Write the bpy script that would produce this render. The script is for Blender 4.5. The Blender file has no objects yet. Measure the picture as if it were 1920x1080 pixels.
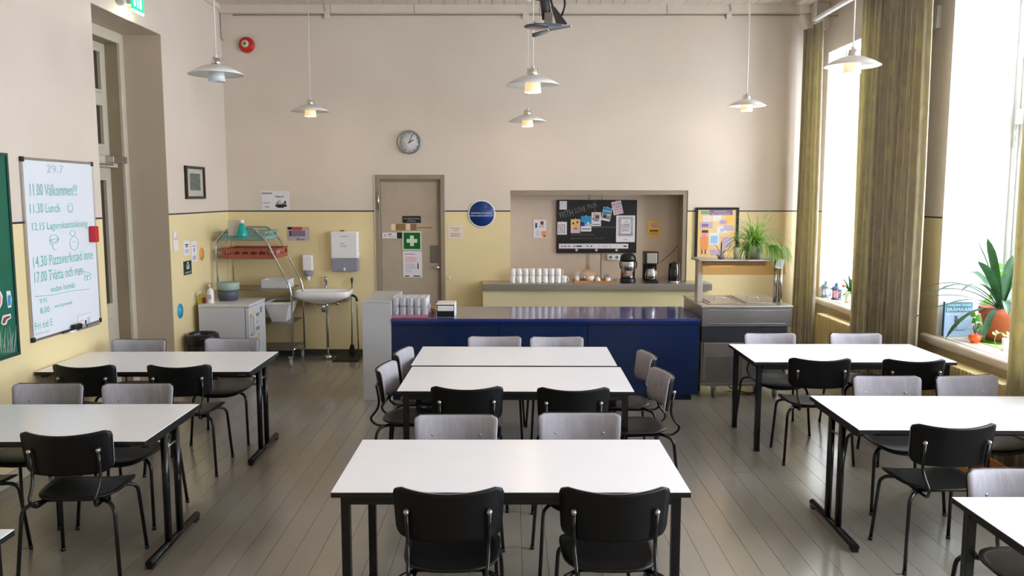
import bpy, bmesh, math, random
from mathutils import Vector, Matrix, noise
random.seed(7)
PI = math.pi
S = bpy.context.scene
COL = S.collection

# ------------------------------------------------------------------ camera
F_PX = 1560.0; PITCH = math.radians(6.36); CAM_H = 2.05; CX = 958.0
cam_d = bpy.data.cameras.new('camera'); cam = bpy.data.objects.new('camera', cam_d); COL.objects.link(cam)
cam.location = (0, 0, CAM_H); cam.rotation_euler = (PI/2 - PITCH, 0, 0)
cam_d.sensor_width = 36.0; cam_d.lens = F_PX/1920*36; cam_d.shift_x = 2/1920
cam_d.clip_start = 0.05; cam_d.clip_end = 200
S.camera = cam
cP, sP = math.cos(PITCH), math.sin(PITCH)

# ------------------------------------------------------------------ light, sky, exposure
S.view_settings.view_transform = 'Standard'
S.view_settings.look = 'None'
S.view_settings.gamma = 1.0
S.view_settings.use_curve_mapping = False
S.view_settings.exposure = 0.43
SKY = 17.5
w = bpy.data.worlds.new('sky'); S.world = w; w.use_nodes = True
nt = w.node_tree; nt.nodes.clear()
bgn = nt.nodes.new('ShaderNodeBackground'); wo = nt.nodes.new('ShaderNodeOutputWorld')
bgn.inputs['Color'].default_value = (0.86, 0.905, 1.03, 1); bgn.inputs['Strength'].default_value = SKY
nt.links.new(bgn.outputs[0], wo.inputs[0])

# room constants (metres)
XL, XR, YB, YF, ZC = -3.57, 3.84, 10.55, -2.2, 4.36
WIN = [(8.50, 10.30), (5.62, 7.42), (2.74, 4.68), (-0.1, 1.86)]       # window openings along the right wall; the two unseen ones widened for more light
WZ0, WZ1, WD = 0.755, 3.77, 0.58
for k, (a, b) in enumerate(WIN):                                         # portals guide the sky light through each window
    ld = bpy.data.lights.new('window_portal', 'AREA'); ld.shape = 'RECTANGLE'; ld.size = WZ1-WZ0; ld.size_y = b-a
    ld.cycles.is_portal = True
    lo = bpy.data.objects.new('window_portal', ld); COL.objects.link(lo)
    lo.location = (XR+WD+0.1, (a+b)/2, (WZ0+WZ1)/2); lo.rotation_euler = (0, PI/2, 0)

def ray(px, py):
    a = (px-CX)/F_PX; b = -(py-540)/F_PX
    return Vector((a, cP+b*sP, -sP+b*cP))
def at(px, py, X=None, Y=None, Z=None):
    d = ray(px, py)
    t = X/d.x if X is not None else (Y/d.y if Y is not None else (Z-CAM_H)/d.z)
    return Vector((d.x*t, d.y*t, CAM_H+d.z*t))

# ------------------------------------------------------------------ materials
def lin(c):
    return tuple(((v/12.92) if v <= 0.04045 else ((v+0.055)/1.055)**2.4) for v in c)
def rgb(r, g, b): return lin((r/255, g/255, b/255)) + (1,)
MATS = {}
def mat(name, col, rough=0.5, metal=0.0, spec=0.5, var=0.0, vscale=6.0, bump=0.0, bscale=60.0, emit=None, estr=0, coat=0.0, trans=0.0, ior=1.45, stretch=None, col2=None):
    if name in MATS: return MATS[name]
    m = bpy.data.materials.new(name); m.use_nodes = True; MATS[name] = m
    n = m.node_tree; p = n.nodes['Principled BSDF']
    c = rgb(*col); p.inputs['Base Color'].default_value = c
    p.inputs['Roughness'].default_value = rough; p.inputs['Metallic'].default_value = metal
    p.inputs['Specular IOR Level'].default_value = spec; p.inputs['IOR'].default_value = ior
    p.inputs['Coat Weight'].default_value = coat; p.inputs['Coat Roughness'].default_value = 0.1
    p.inputs['Transmission Weight'].default_value = trans
    if emit: p.inputs['Emission Color'].default_value = rgb(*emit); p.inputs['Emission Strength'].default_value = estr
    if var or bump or col2:
        tc = n.nodes.new('ShaderNodeTexCoord'); mp = n.nodes.new('ShaderNodeMapping')
        n.links.new(tc.outputs['Object'], mp.inputs['Vector'])
        if stretch: mp.inputs['Scale'].default_value = stretch
    if var or col2:
        nz = n.nodes.new('ShaderNodeTexNoise'); nz.inputs['Scale'].default_value = vscale; nz.inputs['Detail'].default_value = 4
        n.links.new(mp.outputs[0], nz.inputs['Vector'])
        rp = n.nodes.new('ShaderNodeValToRGB')
        rp.color_ramp.elements[0].position = 0.3; rp.color_ramp.elements[1].position = 0.7
        rp.color_ramp.elements[0].color = tuple(v*(1-var) for v in c[:3])+(1,)
        rp.color_ramp.elements[1].color = rgb(*col2) if col2 else tuple(min(1, v*(1+var)) for v in c[:3])+(1,)
        n.links.new(nz.outputs['Fac'], rp.inputs['Fac']); n.links.new(rp.outputs['Color'], p.inputs['Base Color'])
    if bump:
        b2 = n.nodes.new('ShaderNodeTexNoise'); b2.inputs['Scale'].default_value = bscale; b2.inputs['Detail'].default_value = 3
        n.links.new(mp.outputs[0], b2.inputs['Vector'])
        bp = n.nodes.new('ShaderNodeBump'); bp.inputs['Strength'].default_value = bump; bp.inputs['Distance'].default_value = 0.01
        n.links.new(b2.outputs['Fac'], bp.inputs['Height']); n.links.new(bp.outputs[0], p.inputs['Normal'])
    return m

def wall_material():
    m = bpy.data.materials.new('two_tone_wall_paint'); m.use_nodes = True
    n = m.node_tree; p = n.nodes['Principled BSDF']; p.inputs['Roughness'].default_value = 0.42
    geo = n.nodes.new('ShaderNodeNewGeometry'); sx = n.nodes.new('ShaderNodeSeparateXYZ')
    n.links.new(geo.outputs['Position'], sx.inputs[0])
    rp = n.nodes.new('ShaderNodeValToRGB'); rp.color_ramp.interpolation = 'CONSTANT'
    mr = n.nodes.new('ShaderNodeMapRange'); mr.inputs['From Min'].default_value = 0; mr.inputs['From Max'].default_value = 4
    n.links.new(sx.outputs['Z'], mr.inputs['Value']); n.links.new(mr.outputs[0], rp.inputs['Fac'])
    e = rp.color_ramp.elements; e[0].position = 0; e[0].color = rgb(234, 215, 166)
    e[1].position = 1.838/4; e[1].color = rgb(38, 36, 62)
    q = e.new(1.858/4); q.color = rgb(219, 206, 193)
    nz = n.nodes.new('ShaderNodeTexNoise'); nz.inputs['Scale'].default_value = 1.1; nz.inputs['Detail'].default_value = 5
    n.links.new(geo.outputs['Position'], nz.inputs['Vector'])
    mx = n.nodes.new('ShaderNodeMixRGB'); mx.blend_type = 'MULTIPLY'
    r2 = n.nodes.new('ShaderNodeValToRGB'); r2.color_ramp.elements[0].position = 0.3; r2.color_ramp.elements[1].position = 0.7
    r2.color_ramp.elements[0].color = (0.93, 0.925, 0.92, 1); r2.color_ramp.elements[1].color = (1, 1, 1, 1)
    n.links.new(nz.outputs['Fac'], r2.inputs['Fac'])
    mx.inputs['Fac'].default_value = 1
    n.links.new(rp.outputs['Color'], mx.inputs['Color1']); n.links.new(r2.outputs['Color'], mx.inputs['Color2'])
    n.links.new(mx.outputs[0], p.inputs['Base Color'])
    b2 = n.nodes.new('ShaderNodeTexNoise'); b2.inputs['Scale'].default_value = 9; b2.inputs['Detail'].default_value = 6
    n.links.new(geo.outputs['Position'], b2.inputs['Vector'])
    bp = n.nodes.new('ShaderNodeBump'); bp.inputs['Strength'].default_value = 0.12; bp.inputs['Distance'].default_value = 0.02
    n.links.new(b2.outputs['Fac'], bp.inputs['Height']); n.links.new(bp.outputs[0], p.inputs['Normal'])
    return m

def floor_material():
    m = bpy.data.materials.new('grey_painted_floorboards'); m.use_nodes = True
    n = m.node_tree; p = n.nodes['Principled BSDF']
    oi = n.nodes.new('ShaderNodeObjectInfo'); geo = n.nodes.new('ShaderNodeNewGeometry')
    mp = n.nodes.new('ShaderNodeMapping'); mp.inputs['Scale'].default_value = (1.0, 0.35, 1)
    n.links.new(geo.outputs['Position'], mp.inputs['Vector'])
    nz = n.nodes.new('ShaderNodeTexNoise'); nz.inputs['Scale'].default_value = 1.6; nz.inputs['Detail'].default_value = 6; nz.inputs['Roughness'].default_value = 0.6
    n.links.new(mp.outputs[0], nz.inputs['Vector'])
    rp = n.nodes.new('ShaderNodeValToRGB'); rp.color_ramp.elements[0].position = 0.3; rp.color_ramp.elements[1].position = 0.72
    rp.color_ramp.elements[0].color = rgb(134, 128, 117); rp.color_ramp.elements[1].color = rgb(148, 142, 131)
    n.links.new(nz.outputs['Fac'], rp.inputs['Fac'])
    hv = n.nodes.new('ShaderNodeHueSaturation'); mr = n.nodes.new('ShaderNodeMapRange')
    mr.inputs['To Min'].default_value = 0.94; mr.inputs['To Max'].default_value = 1.06
    n.links.new(oi.outputs['Random'], mr.inputs['Value']); n.links.new(mr.outputs[0], hv.inputs['Value']); n.links.new(rp.outputs['Color'], hv.inputs['Color'])
    # worn lighter scratches along the grain
    mp2 = n.nodes.new('ShaderNodeMapping'); mp2.inputs['Scale'].default_value = (40, 0.5, 1)
    n.links.new(geo.outputs['Position'], mp2.inputs['Vector'])
    n2 = n.nodes.new('ShaderNodeTexNoise'); n2.inputs['Scale'].default_value = 1.4; n2.inputs['Detail'].default_value = 5
    n.links.new(mp2.outputs[0], n2.inputs['Vector'])
    r2 = n.nodes.new('ShaderNodeValToRGB'); r2.color_ramp.elements[0].position = 0.60; r2.color_ramp.elements[1].position = 0.85
    n.links.new(n2.outputs['Fac'], r2.inputs['Fac'])
    mx = n.nodes.new('ShaderNodeMixRGB'); mx.inputs['Color2'].default_value = rgb(172, 146, 112)
    mul = n.nodes.new('ShaderNodeMath'); mul.operation = 'MULTIPLY'; mul.inputs[1].default_value = 0.12
    n.links.new(r2.outputs['Color'], mul.inputs[0]); n.links.new(mul.outputs[0], mx.inputs['Fac']); n.links.new(hv.outputs['Color'], mx.inputs['Color1'])
    n.links.new(mx.outputs[0], p.inputs['Base Color'])
    r3 = n.nodes.new('ShaderNodeMapRange'); r3.inputs['To Min'].default_value = 0.13; r3.inputs['To Max'].default_value = 0.26; p.inputs['Specular IOR Level'].default_value = 0.8; p.inputs['Coat Weight'].default_value = 0.35; p.inputs['Coat Roughness'].default_value = 0.2
    n.links.new(nz.outputs['Fac'], r3.inputs['Value']); n.links.new(r3.outputs[0], p.inputs['Roughness'])
    bp = n.nodes.new('ShaderNodeBump'); bp.inputs['Strength'].default_value = 0.06; bp.inputs['Distance'].default_value = 0.01
    b2 = n.nodes.new('ShaderNodeTexNoise'); b2.inputs['Scale'].default_value = 7; mp3 = n.nodes.new('ShaderNodeMapping'); mp3.inputs['Scale'].default_value = (2, 0.5, 1)
    n.links.new(geo.outputs['Position'], mp3.inputs['Vector']); n.links.new(mp3.outputs[0], b2.inputs['Vector'])
    n.links.new(b2.outputs['Fac'], bp.inputs['Height']); n.links.new(bp.outputs[0], p.inputs['Normal'])
    return m

def curtain_material():
    m = bpy.data.materials.new('patterned_curtain_cloth'); m.use_nodes = True
    n = m.node_tree; p = n.nodes['Principled BSDF']; out = n.nodes['Material Output']
    uv = n.nodes.new('ShaderNodeTexCoord'); mp = n.nodes.new('ShaderNodeMapping'); mp.inputs['Scale'].default_value = (1, 1, 1)
    n.links.new(uv.outputs['UV'], mp.inputs['Vector'])
    nz = n.nodes.new('ShaderNodeTexNoise'); nz.inputs['Scale'].default_value = 4.2; nz.inputs['Detail'].default_value = 1.0; nz.inputs['Distortion'].default_value = 0.2
    n.links.new(mp.outputs[0], nz.inputs['Vector'])
    rp = n.nodes.new('ShaderNodeValToRGB'); e = rp.color_ramp.elements
    e[0].position = 0.30; e[0].color = rgb(180, 170, 134); e[1].position = 0.46; e[1].color = rgb(178, 168, 146)
    q = e.new(0.56); q.color = rgb(160, 150, 136); q = e.new(0.72); q.color = rgb(196, 186, 146)
    n.links.new(nz.outputs['Fac'], rp.inputs['Fac']); n.links.new(rp.outputs['Color'], p.inputs['Base Color'])
    p.inputs['Roughness'].default_value = 0.75; p.inputs['Sheen Weight'].default_value = 0.3
    tr = n.nodes.new('ShaderNodeBsdfTranslucent'); tr.inputs['Color'].default_value = rgb(224, 214, 164)
    mx = n.nodes.new('ShaderNodeMixShader'); mx.inputs['Fac'].default_value = 0.28
    n.links.new(p.outputs[0], mx.inputs[1]); n.links.new(tr.outputs[0], mx.inputs[2]); n.links.new(mx.outputs[0], out.inputs['Surface'])
    return m

def glass_pane_material():
    m = bpy.data.materials.new('window_glass'); m.use_nodes = True
    n = m.node_tree; n.nodes.remove(n.nodes['Principled BSDF']); out = n.nodes['Material Output']
    t = n.nodes.new('ShaderNodeBsdfTransparent'); g = n.nodes.new('ShaderNodeBsdfGlossy'); g.inputs['Roughness'].default_value = 0.0
    t.inputs['Color'].default_value = (0.96, 0.98, 0.97, 1)
    mx = n.nodes.new('ShaderNodeMixShader'); mx.inputs['Fac'].default_value = 0.07
    n.links.new(t.outputs[0], mx.inputs[1]); n.links.new(g.outputs[0], mx.inputs[2]); n.links.new(mx.outputs[0], out.inputs['Surface'])
    return m

def leaf_material(name, c1, c2, trc, fac=0.3):
    m = bpy.data.materials.new(name); m.use_nodes = True
    n = m.node_tree; p = n.nodes['Principled BSDF']; out = n.nodes['Material Output']
    tc = n.nodes.new('ShaderNodeTexCoord'); nz = n.nodes.new('ShaderNodeTexNoise'); nz.inputs['Scale'].default_value = 14
    n.links.new(tc.outputs['Object'], nz.inputs['Vector'])
    rp = n.nodes.new('ShaderNodeValToRGB'); rp.color_ramp.elements[0].position = 0.35; rp.color_ramp.elements[1].position = 0.65
    rp.color_ramp.elements[0].color = rgb(*c1); rp.color_ramp.elements[1].color = rgb(*c2)
    n.links.new(nz.outputs['Fac'], rp.inputs['Fac']); n.links.new(rp.outputs['Color'], p.inputs['Base Color']); p.inputs['Roughness'].default_value = 0.4
    tr = n.nodes.new('ShaderNodeBsdfTranslucent'); tr.inputs['Color'].default_value = rgb(*trc)
    mx = n.nodes.new('ShaderNodeMixShader'); mx.inputs['Fac'].default_value = fac
    n.links.new(p.outputs[0], mx.inputs[1]); n.links.new(tr.outputs[0], mx.inputs[2]); n.links.new(mx.outputs[0], out.inputs['Surface'])
    return m

def thin_clear(name, tr, gl):
    m = bpy.data.materials.new(name); m.use_nodes = True
    n = m.node_tree; p = n.nodes['Principled BSDF']; out = n.nodes['Material Output']
    p.inputs['Base Color'].default_value = rgb(236, 236, 242); p.inputs['Roughness'].default_value = 0.06
    t = n.nodes.new('ShaderNodeBsdfTransparent'); mx = n.nodes.new('ShaderNodeMixShader')
    lw = n.nodes.new('ShaderNodeLayerWeight'); lw.inputs['Blend'].default_value = 0.35
    mr = n.nodes.new('ShaderNodeMapRange'); mr.inputs['To Min'].default_value = 1-tr-gl; mr.inputs['To Max'].default_value = 1.0
    n.links.new(lw.outputs['Facing'], mr.inputs['Value']); n.links.new(mr.outputs[0], mx.inputs['Fac'])
    n.links.new(t.outputs[0], mx.inputs[1]); n.links.new(p.outputs[0], mx.inputs[2]); n.links.new(mx.outputs[0], out.inputs['Surface'])
    return m

M_WALL = wall_material(); M_FLOOR = floor_material(); M_CURT = curtain_material(); M_GLASS = glass_pane_material()
M_PAINT = mat('cream_reveal_paint', (218, 216, 212), 0.5, bump=0.08, bscale=8)
M_CEIL = mat('ceiling_board_paint', (208, 196, 182), 0.5, var=0.04)
M_TRIMC = mat('cornice_paint', (214, 202, 188), 0.5, var=0.03)
M_GREYB = mat('grey_beige_paint', (178, 162, 143), 0.4, var=0.03)
M_GREYB2 = mat('grey_beige_frame_paint', (148, 134, 116), 0.4, var=0.03)
M_BASE = mat('dark_baseboard_paint', (74, 68, 60), 0.35)
M_WHITEW = mat('white_window_wood', (208, 208, 202), 0.4)
M_DOORW = mat('old_door_paint', (196, 186, 168), 0.4, var=0.03)
M_BLACK = mat('black_plastic', (20, 20, 21), 0.4)
M_BLKWOOD = mat('black_stained_plywood', (11, 11, 12), 0.45, spec=0.3, var=0.15, vscale=20)
M_BRNWOOD = mat('dark_seat_plywood', (16, 15, 15), 0.36, spec=0.35, var=0.15, vscale=20)
M_TUBE = mat('black_lacquered_tube', (14, 14, 18), 0.26, 0.0, spec=0.4, coat=0.2)
M_CHROME = mat('chrome', (205, 205, 205), 0.12, 1.0)
M_STEEL = mat('brushed_steel', (184, 178, 172), 0.3, 0.85, var=0.08, vscale=4, stretch=(1, 30, 30))
M_STEELD = mat('dark_brushed_steel', (138, 135, 134), 0.34, 0.9, var=0.1, vscale=4, stretch=(1, 30, 30))
M_STEELL = mat('bright_brushed_steel', (190, 188, 184), 0.25, 1.0, var=0.05, vscale=5)
M_LAM = mat('white_laminate', (251, 250, 255), 0.24, var=0.01)
M_EDGE = mat('black_table_edge', (17, 17, 19), 0.45)
M_GREYF = mat('grey_upholstery', (158, 154, 160), 0.85, var=0.10, vscale=9, bump=0.8, bscale=9, stretch=(1.6, 1, .5))
M_NAVY = mat('navy_lacquer', (18, 36, 74), 0.18, var=0.05, vscale=3)
M_NAVYT = mat('navy_counter_laminate', (44, 56, 120), 0.14, coat=0.4)
M_WHITE = mat('white_plastic', (232, 230, 232), 0.3)
M_PAPER = mat('white_paper', (226, 222, 226), 0.7)
M_CERAM = mat('white_ceramic', (238, 236, 236), 0.12, coat=0.5)
M_FRID = mat('fridge_enamel', (205, 206, 212), 0.3)
M_GREYW = mat('light_grey_laminate', (186, 186, 188), 0.4)
M_INK = mat('black_ink', (28, 26, 30), 0.6)
M_GINK = mat('green_marker', (120, 196, 182), 0.6)
M_CHALK = mat('chalk', (126, 126, 124), 0.8)
M_CHBRD = mat('black_chalkboard', (22, 22, 23), 0.5, var=0.15)
M_GRBRD = mat('green_board', (14, 96, 74), 0.5, var=0.08)
M_NAVYP = mat('sign_blue', (12, 54, 122), 0.35)
M_GREENS = mat('sign_green', (8, 96, 40), 0.35)
M_LUMG = mat('pale_green_print', (205, 226, 196), 0.4)
M_TERRA = mat('terracotta', (176, 88, 62), 0.7, var=0.1, vscale=10)
M_SOIL = mat('soil', (70, 50, 38), 0.9, bump=0.8, bscale=80)
M_ORANGE = mat('orange_glaze', (236, 92, 40), 0.25)
M_TEAL = mat('teal_plastic', (30, 178, 170), 0.3, trans=0.2)
M_TEALC = mat('pale_teal_crate', (132, 164, 160), 0.5, var=0.06)
M_TERC = mat('red_brown_crate', (160, 84, 66), 0.5, var=0.06)
M_CREAMR = mat('cream_radiator', (206, 184, 126), 0.35)
M_LAMPW = mat('lamp_shade_enamel', (226, 224, 222), 0.35)
M_LAMPIN = mat('lamp_cup_opal', (240, 226, 200), 0.5, emit=(255, 206, 140), estr=0.5)
M_LAMPOFF = mat('lamp_cup_unlit', (214, 218, 222), 0.4)
M_BULB = mat('lit_bulb', (255, 240, 210), 0.5, emit=(255, 214, 150), estr=9)
M_RED = mat('red_plastic', (192, 34, 30), 0.35)
M_PINKR = mat('red_felt', (206, 52, 70), 0.8)
M_WOOD = mat('light_wood', (186, 130, 76), 0.5, var=0.12, vscale=6, stretch=(2, 12, 12))
M_DKWOOD = mat('dark_picture_frame', (52, 32, 26), 0.35)
M_EXIT = mat('exit_sign_green', (20, 200, 120), 0.4, emit=(20, 215, 130), estr=1.2)
M_EXITW = mat('exit_sign_white', (210, 255, 240), 0.4, emit=(215, 255, 240), estr=1.5)
M_EXITL = mat('exit_sign_downlight', (255, 250, 220), 0.4, emit=(255, 246, 205), estr=6)
M_CLEAR = thin_clear('clear_glass', 0.55, 0.2)
M_CLRPL = thin_clear('clear_plastic', 0.45, 0.15)
M_FROST = mat('smoky_translucent_plastic', (176, 176, 190), 0.25, trans=0.4, ior=1.2)
M_STONE = mat('window_sill_paint', (222, 208, 190), 0.35, var=0.03)
M_YEL = mat('yellow_print', (238, 196, 92), 0.6)
M_ORG = mat('orange_print', (236, 150, 90), 0.6)
M_LIL = mat('lilac_print', (196, 172, 200), 0.6)
M_PUR = mat('purple_print', (140, 112, 140), 0.6)
M_BLUEP = mat('blue_print', (48, 140, 190), 0.6)
M_SKYB = mat('sky_blue_print', (150, 196, 226), 0.6)
M_GREYP = mat('grey_print', (128, 124, 130), 0.6)
M_PALEG = mat('pale_grey_print', (186, 182, 190), 0.6)
M_REDP = mat('red_print', (190, 80, 80), 0.6)
M_PINK = mat('pink_print', (226, 150, 160), 0.6)
M_CYAN = mat('cyan_sticker', (40, 160, 204), 0.4)
M_OLIVE = mat('engraving_print', (104, 112, 106), 0.8, var=0.45, vscale=26)
M_LEAFD = leaf_material('dark_strap_leaf', (26, 60, 38), (50, 92, 58), (70, 120, 50), 0.06)
M_LEAFL = leaf_material('light_fresh_leaf', (72, 136, 36), (112, 172, 54), (140, 200, 60), 0.25)
M_LEAFS = leaf_material('spider_plant_leaf', (74, 128, 44), (172, 206, 110), (170, 210, 90), 0.3)
M_BROWN = mat('brown_print', (120, 66, 48), 0.6)
M_CORD = mat('white_cord', (222, 216, 208), 0.5)

# ------------------------------------------------------------------ mesh builder
class MB:
    def __init__(self): self.v = []; self.f = []; self.fm = []; self.ms = []; self.sm = []
    def mi(self, m):
        if m is None: m = 0; return 0 if self.ms else 0
        if m not in self.ms: self.ms.append(m)
        return self.ms.index(m)
    def add(self, vs, fs, m=None, smooth=False):
        o = len(self.v); self.v += [Vector(p) for p in vs]
        k = self.mi(m) if m is not None else 0
        for f in fs: self.f.append(tuple(i+o for i in f)); self.fm.append(k); self.sm.append(smooth)
        return self
    def hexa(self, p, m=None):   # p: 8 corners, bottom 4 ccw, top 4 ccw
        return self.add(p, [(3,2,1,0),(4,5,6,7),(0,1,5,4),(1,2,6,5),(2,3,7,6),(3,0,4,7)], m)
    def box(self, x0, x1, y0, y1, z0, z1, m=None, bev=0.0, seg=2):
        if x0 > x1: x0, x1 = x1, x0
        if y0 > y1: y0, y1 = y1, y0
        if z0 > z1: z0, z1 = z1, z0
        if bev <= 0:
            return self.hexa([(x0,y0,z0),(x1,y0,z0),(x1,y1,z0),(x0,y1,z0),(x0,y0,z1),(x1,y0,z1),(x1,y1,z1),(x0,y1,z1)], m)
        bm = bmesh.new(); r = bmesh.ops.create_cube(bm, size=1)
        for q in r['verts']: q.co = Vector((x0+(q.co.x+.5)*(x1-x0), y0+(q.co.y+.5)*(y1-y0), z0+(q.co.z+.5)*(z1-z0)))
        bmesh.ops.bevel(bm, geom=bm.edges[:], offset=bev, segments=seg, affect='EDGES', profile=0.5)
        bm.verts.index_update()
        self.add([q.co.copy() for q in bm.verts], [tuple(q.index for q in f.verts) for f in bm.faces], m, False); bm.free()
        return self
    def obox(self, O, U, V, N, u0, u1, v0, v1, n0, n1, m=None):
        def P(a, b, c): return O+U*a+V*b+N*c
        return self.hexa([P(u0,v0,n0),P(u1,v0,n0),P(u1,v1,n0),P(u0,v1,n0),P(u0,v0,n1),P(u1,v0,n1),P(u1,v1,n1),P(u0,v1,n1)], m)
    def tube(self, pts, r, n=8, m=None, cap=True, smooth=True):
        pts = [Vector(p) for p in pts]; rs = r if isinstance(r, (list, tuple)) else [r]*len(pts)
        rings = []; prev = None
        for i, p in enumerate(pts):
            t = (pts[min(i+1, len(pts)-1)]-pts[max(i-1, 0)])
            t = t.normalized() if t.length > 1e-9 else Vector((0,0,1))
            if prev is None:
                a = Vector((0,0,1)) if abs(t.z) < 0.9 else Vector((1,0,0))
                u = t.cross(a).normalized()
            else:
                u = (prev - t*prev.dot(t)).normalized()
            prev = u; v = t.cross(u)
            rings.append([p+(u*math.cos(2*PI*k/n)+v*math.sin(2*PI*k/n))*rs[i] for k in range(n)])
        vs = [q for g in rings for q in g]; fs = []
        for i in range(len(rings)-1):
            for k in range(n):
                k2 = (k+1) % n; fs.append((i*n+k, i*n+k2, (i+1)*n+k2, (i+1)*n+k))
        self.add(vs, fs, m, smooth)
        if cap:
            o = len(self.v)-len(vs); km = self.mi(m) if m is not None else 0
            self.f.append(tuple(o+k for k in reversed(range(n)))); self.fm.append(km); self.sm.append(False)
            self.f.append(tuple(o+(len(rings)-1)*n+k for k in range(n))); self.fm.append(km); self.sm.append(False)
        return self
    def lathe(self, prof, c=(0,0,0), n=24, m=None, axis='z', smooth=True, closed=False):
        c = Vector(c); vs = []; fs = []
        for (r, h) in prof:
            for k in range(n):
                a = 2*PI*k/n; x, y = r*math.cos(a), r*math.sin(a)
                if axis == 'z': q = Vector((x, y, h))
                elif axis == 'y': q = Vector((x, h, y))
                else: q = Vector((h, x, y))
                vs.append(c+q)
        L = len(prof)
        for i in range(L-1 if not closed else L):
            j = (i+1) % L
            for k in range(n):
                k2 = (k+1) % n; fs.append((i*n+k, i*n+k2, j*n+k2, j*n+k))
        self.add(vs, fs, m, smooth); o = len(self.v)-len(vs); km = self.mi(m) if m is not None else 0
        if not closed:
            if prof[0][0] > 1e-5: self.f.append(tuple(o+k for k in range(n))); self.fm.append(km); self.sm.append(False)
            if prof[-1][0] > 1e-5: self.f.append(tuple(o+(L-1)*n+k for k in range(n))); self.fm.append(km); self.sm.append(False)
        return self
    def prism(self, pts, O, U, V, N, t, m=None):
        n = len(pts); a = [O+U*p[0]+V*p[1] for p in pts]; b = [q+N*t for q in a]
        fs = [tuple(reversed(range(n))), tuple(range(n, 2*n))]+[(k, (k+1) % n, n+(k+1) % n, n+k) for k in range(n)]
        return self.add(a+b, fs, m)
    def build(self, name, m=None, parent=None, world=False, fixn=True):
        me = bpy.data.meshes.new(name)
        off = Vector(parent.location) if (world and parent is not None) else Vector((0,0,0))
        if world and parent is not None and parent.parent is not None: off = off+Vector(parent.parent.location)
        me.from_pydata([tuple(v-off) for v in self.v], [], self.f)
        if self.ms:
            for q in self.ms: me.materials.append(q)
            me.polygons.foreach_set('material_index', self.fm)
        elif m is not None: me.materials.append(m)
        me.polygons.foreach_set('use_smooth', self.sm)
        if fixn:
            bm = bmesh.new(); bm.from_mesh(me); bmesh.ops.recalc_face_normals(bm, faces=bm.faces[:]); bm.to_mesh(me); bm.free()
        me.update()
        o = bpy.data.objects.new(name, me); COL.objects.link(o)
        if parent is not None: o.parent = parent
        return o

def thing(name, label, cat, loc=(0,0,0), rz=0.0, group=None):
    o = bpy.data.objects.new(name, None); COL.objects.link(o); o.empty_display_size = 0.1
    o.location = loc; o.rotation_euler = (0,0,rz); o['label'] = label; o['category'] = cat
    if group: o['group'] = group
    return o
def tag(o, label, cat, group=None):
    o['label'] = label; o['category'] = cat
    if group: o['group'] = group
    return o
def struct(o): o['kind'] = 'structure'; return o
def origin_to(o, loc):
    """move a mesh object's origin (mesh was built in world coordinates)"""
    loc = Vector(loc); o.data.transform(Matrix.Translation(-loc)); o.location = loc; return o
def kids(o): return [c for c in KID.get(o.name, [])]
KID = {}
def copy_tree(o, parent=None):
    c = o.copy(); COL.objects.link(c)
    if parent is not None: c.parent = parent
    for ch in o.children: copy_tree(ch, c)
    return c

def text(s, O, U, V, N, width, height, m, parent, name='lettering', lift=0.0006, centre=True):
    """mesh lettering fitted to width x height, centred on O, lying in the plane U, V"""
    cu = bpy.data.curves.new('t', 'FONT'); cu.body = s; cu.size = 1; cu.extrude = 0.0; cu.resolution_u = 2
    ob = bpy.data.objects.new('t', cu); COL.objects.link(ob)
    me = bpy.data.meshes.new_from_object(ob.evaluated_get(bpy.context.evaluated_depsgraph_get()))
    bpy.data.objects.remove(ob); bpy.data.curves.remove(cu)
    xs = [v.co.x for v in me.vertices]; ys = [v.co.y for v in me.vertices]
    if not xs: return None
    x0, x1, y0, y1 = min(xs), max(xs), min(ys), max(ys)
    sx = width/(x1-x0); sy = height/max(y1-y0, 1e-6)
    off = Vector((0,0,0))
    q = parent
    while q is not None: off += Vector(q.location); q = q.parent
    for v in me.vertices:
        a = (v.co.x-(x0+x1)/2)*sx; b = (v.co.y-(y0+y1)/2)*sy
        v.co = O+U*a+V*b+N*lift-off
    me.materials.clear(); me.materials.append(m)
    o = bpy.data.objects.new(name, me); COL.objects.link(o); o.parent = parent
    return o

XV, YV, ZV = Vector((1,0,0)), Vector((0,1,0)), Vector((0,0,1))
BACK = (XV, ZV, -YV)        # plane frame on the back wall (u right, v up, normal to the room)
LEFT = (YV, ZV, XV)         # on the left wall

# ------------------------------------------------------------------ setting
def holed(mb, uax, u0, u1, v0, v1, n0, n1, holes, m=None):
    """wall slab between n0..n1 along its normal with rectangular holes; uax 'x' (back wall) or 'y' (side wall)"""
    us = sorted({u0, u1, *[h[0] for h in holes], *[h[1] for h in holes]}); vs = sorted({v0, v1, *[h[2] for h in holes], *[h[3] for h in holes]})
    for i in range(len(us)-1):
        for j in range(len(vs)-1):
            a, b, c, d = us[i], us[i+1], vs[j], vs[j+1]
            if any(h[0] <= a and b <= h[1] and h[2] <= c and d <= h[3] for h in holes): continue
            if uax == 'x': mb.box(a, b, n0, n1, c, d, m)
            else: mb.box(n0, n1, a, b, c, d, m)
    return mb
DOORL = (7.29, 8.715); DLZ = 3.68
NX0, NX1, NZ0, NZ1 = -0.007, 2.231, 0.93, 2.111
DX0, DX1, DZ1 = -1.709, -0.834, 2.304

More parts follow.
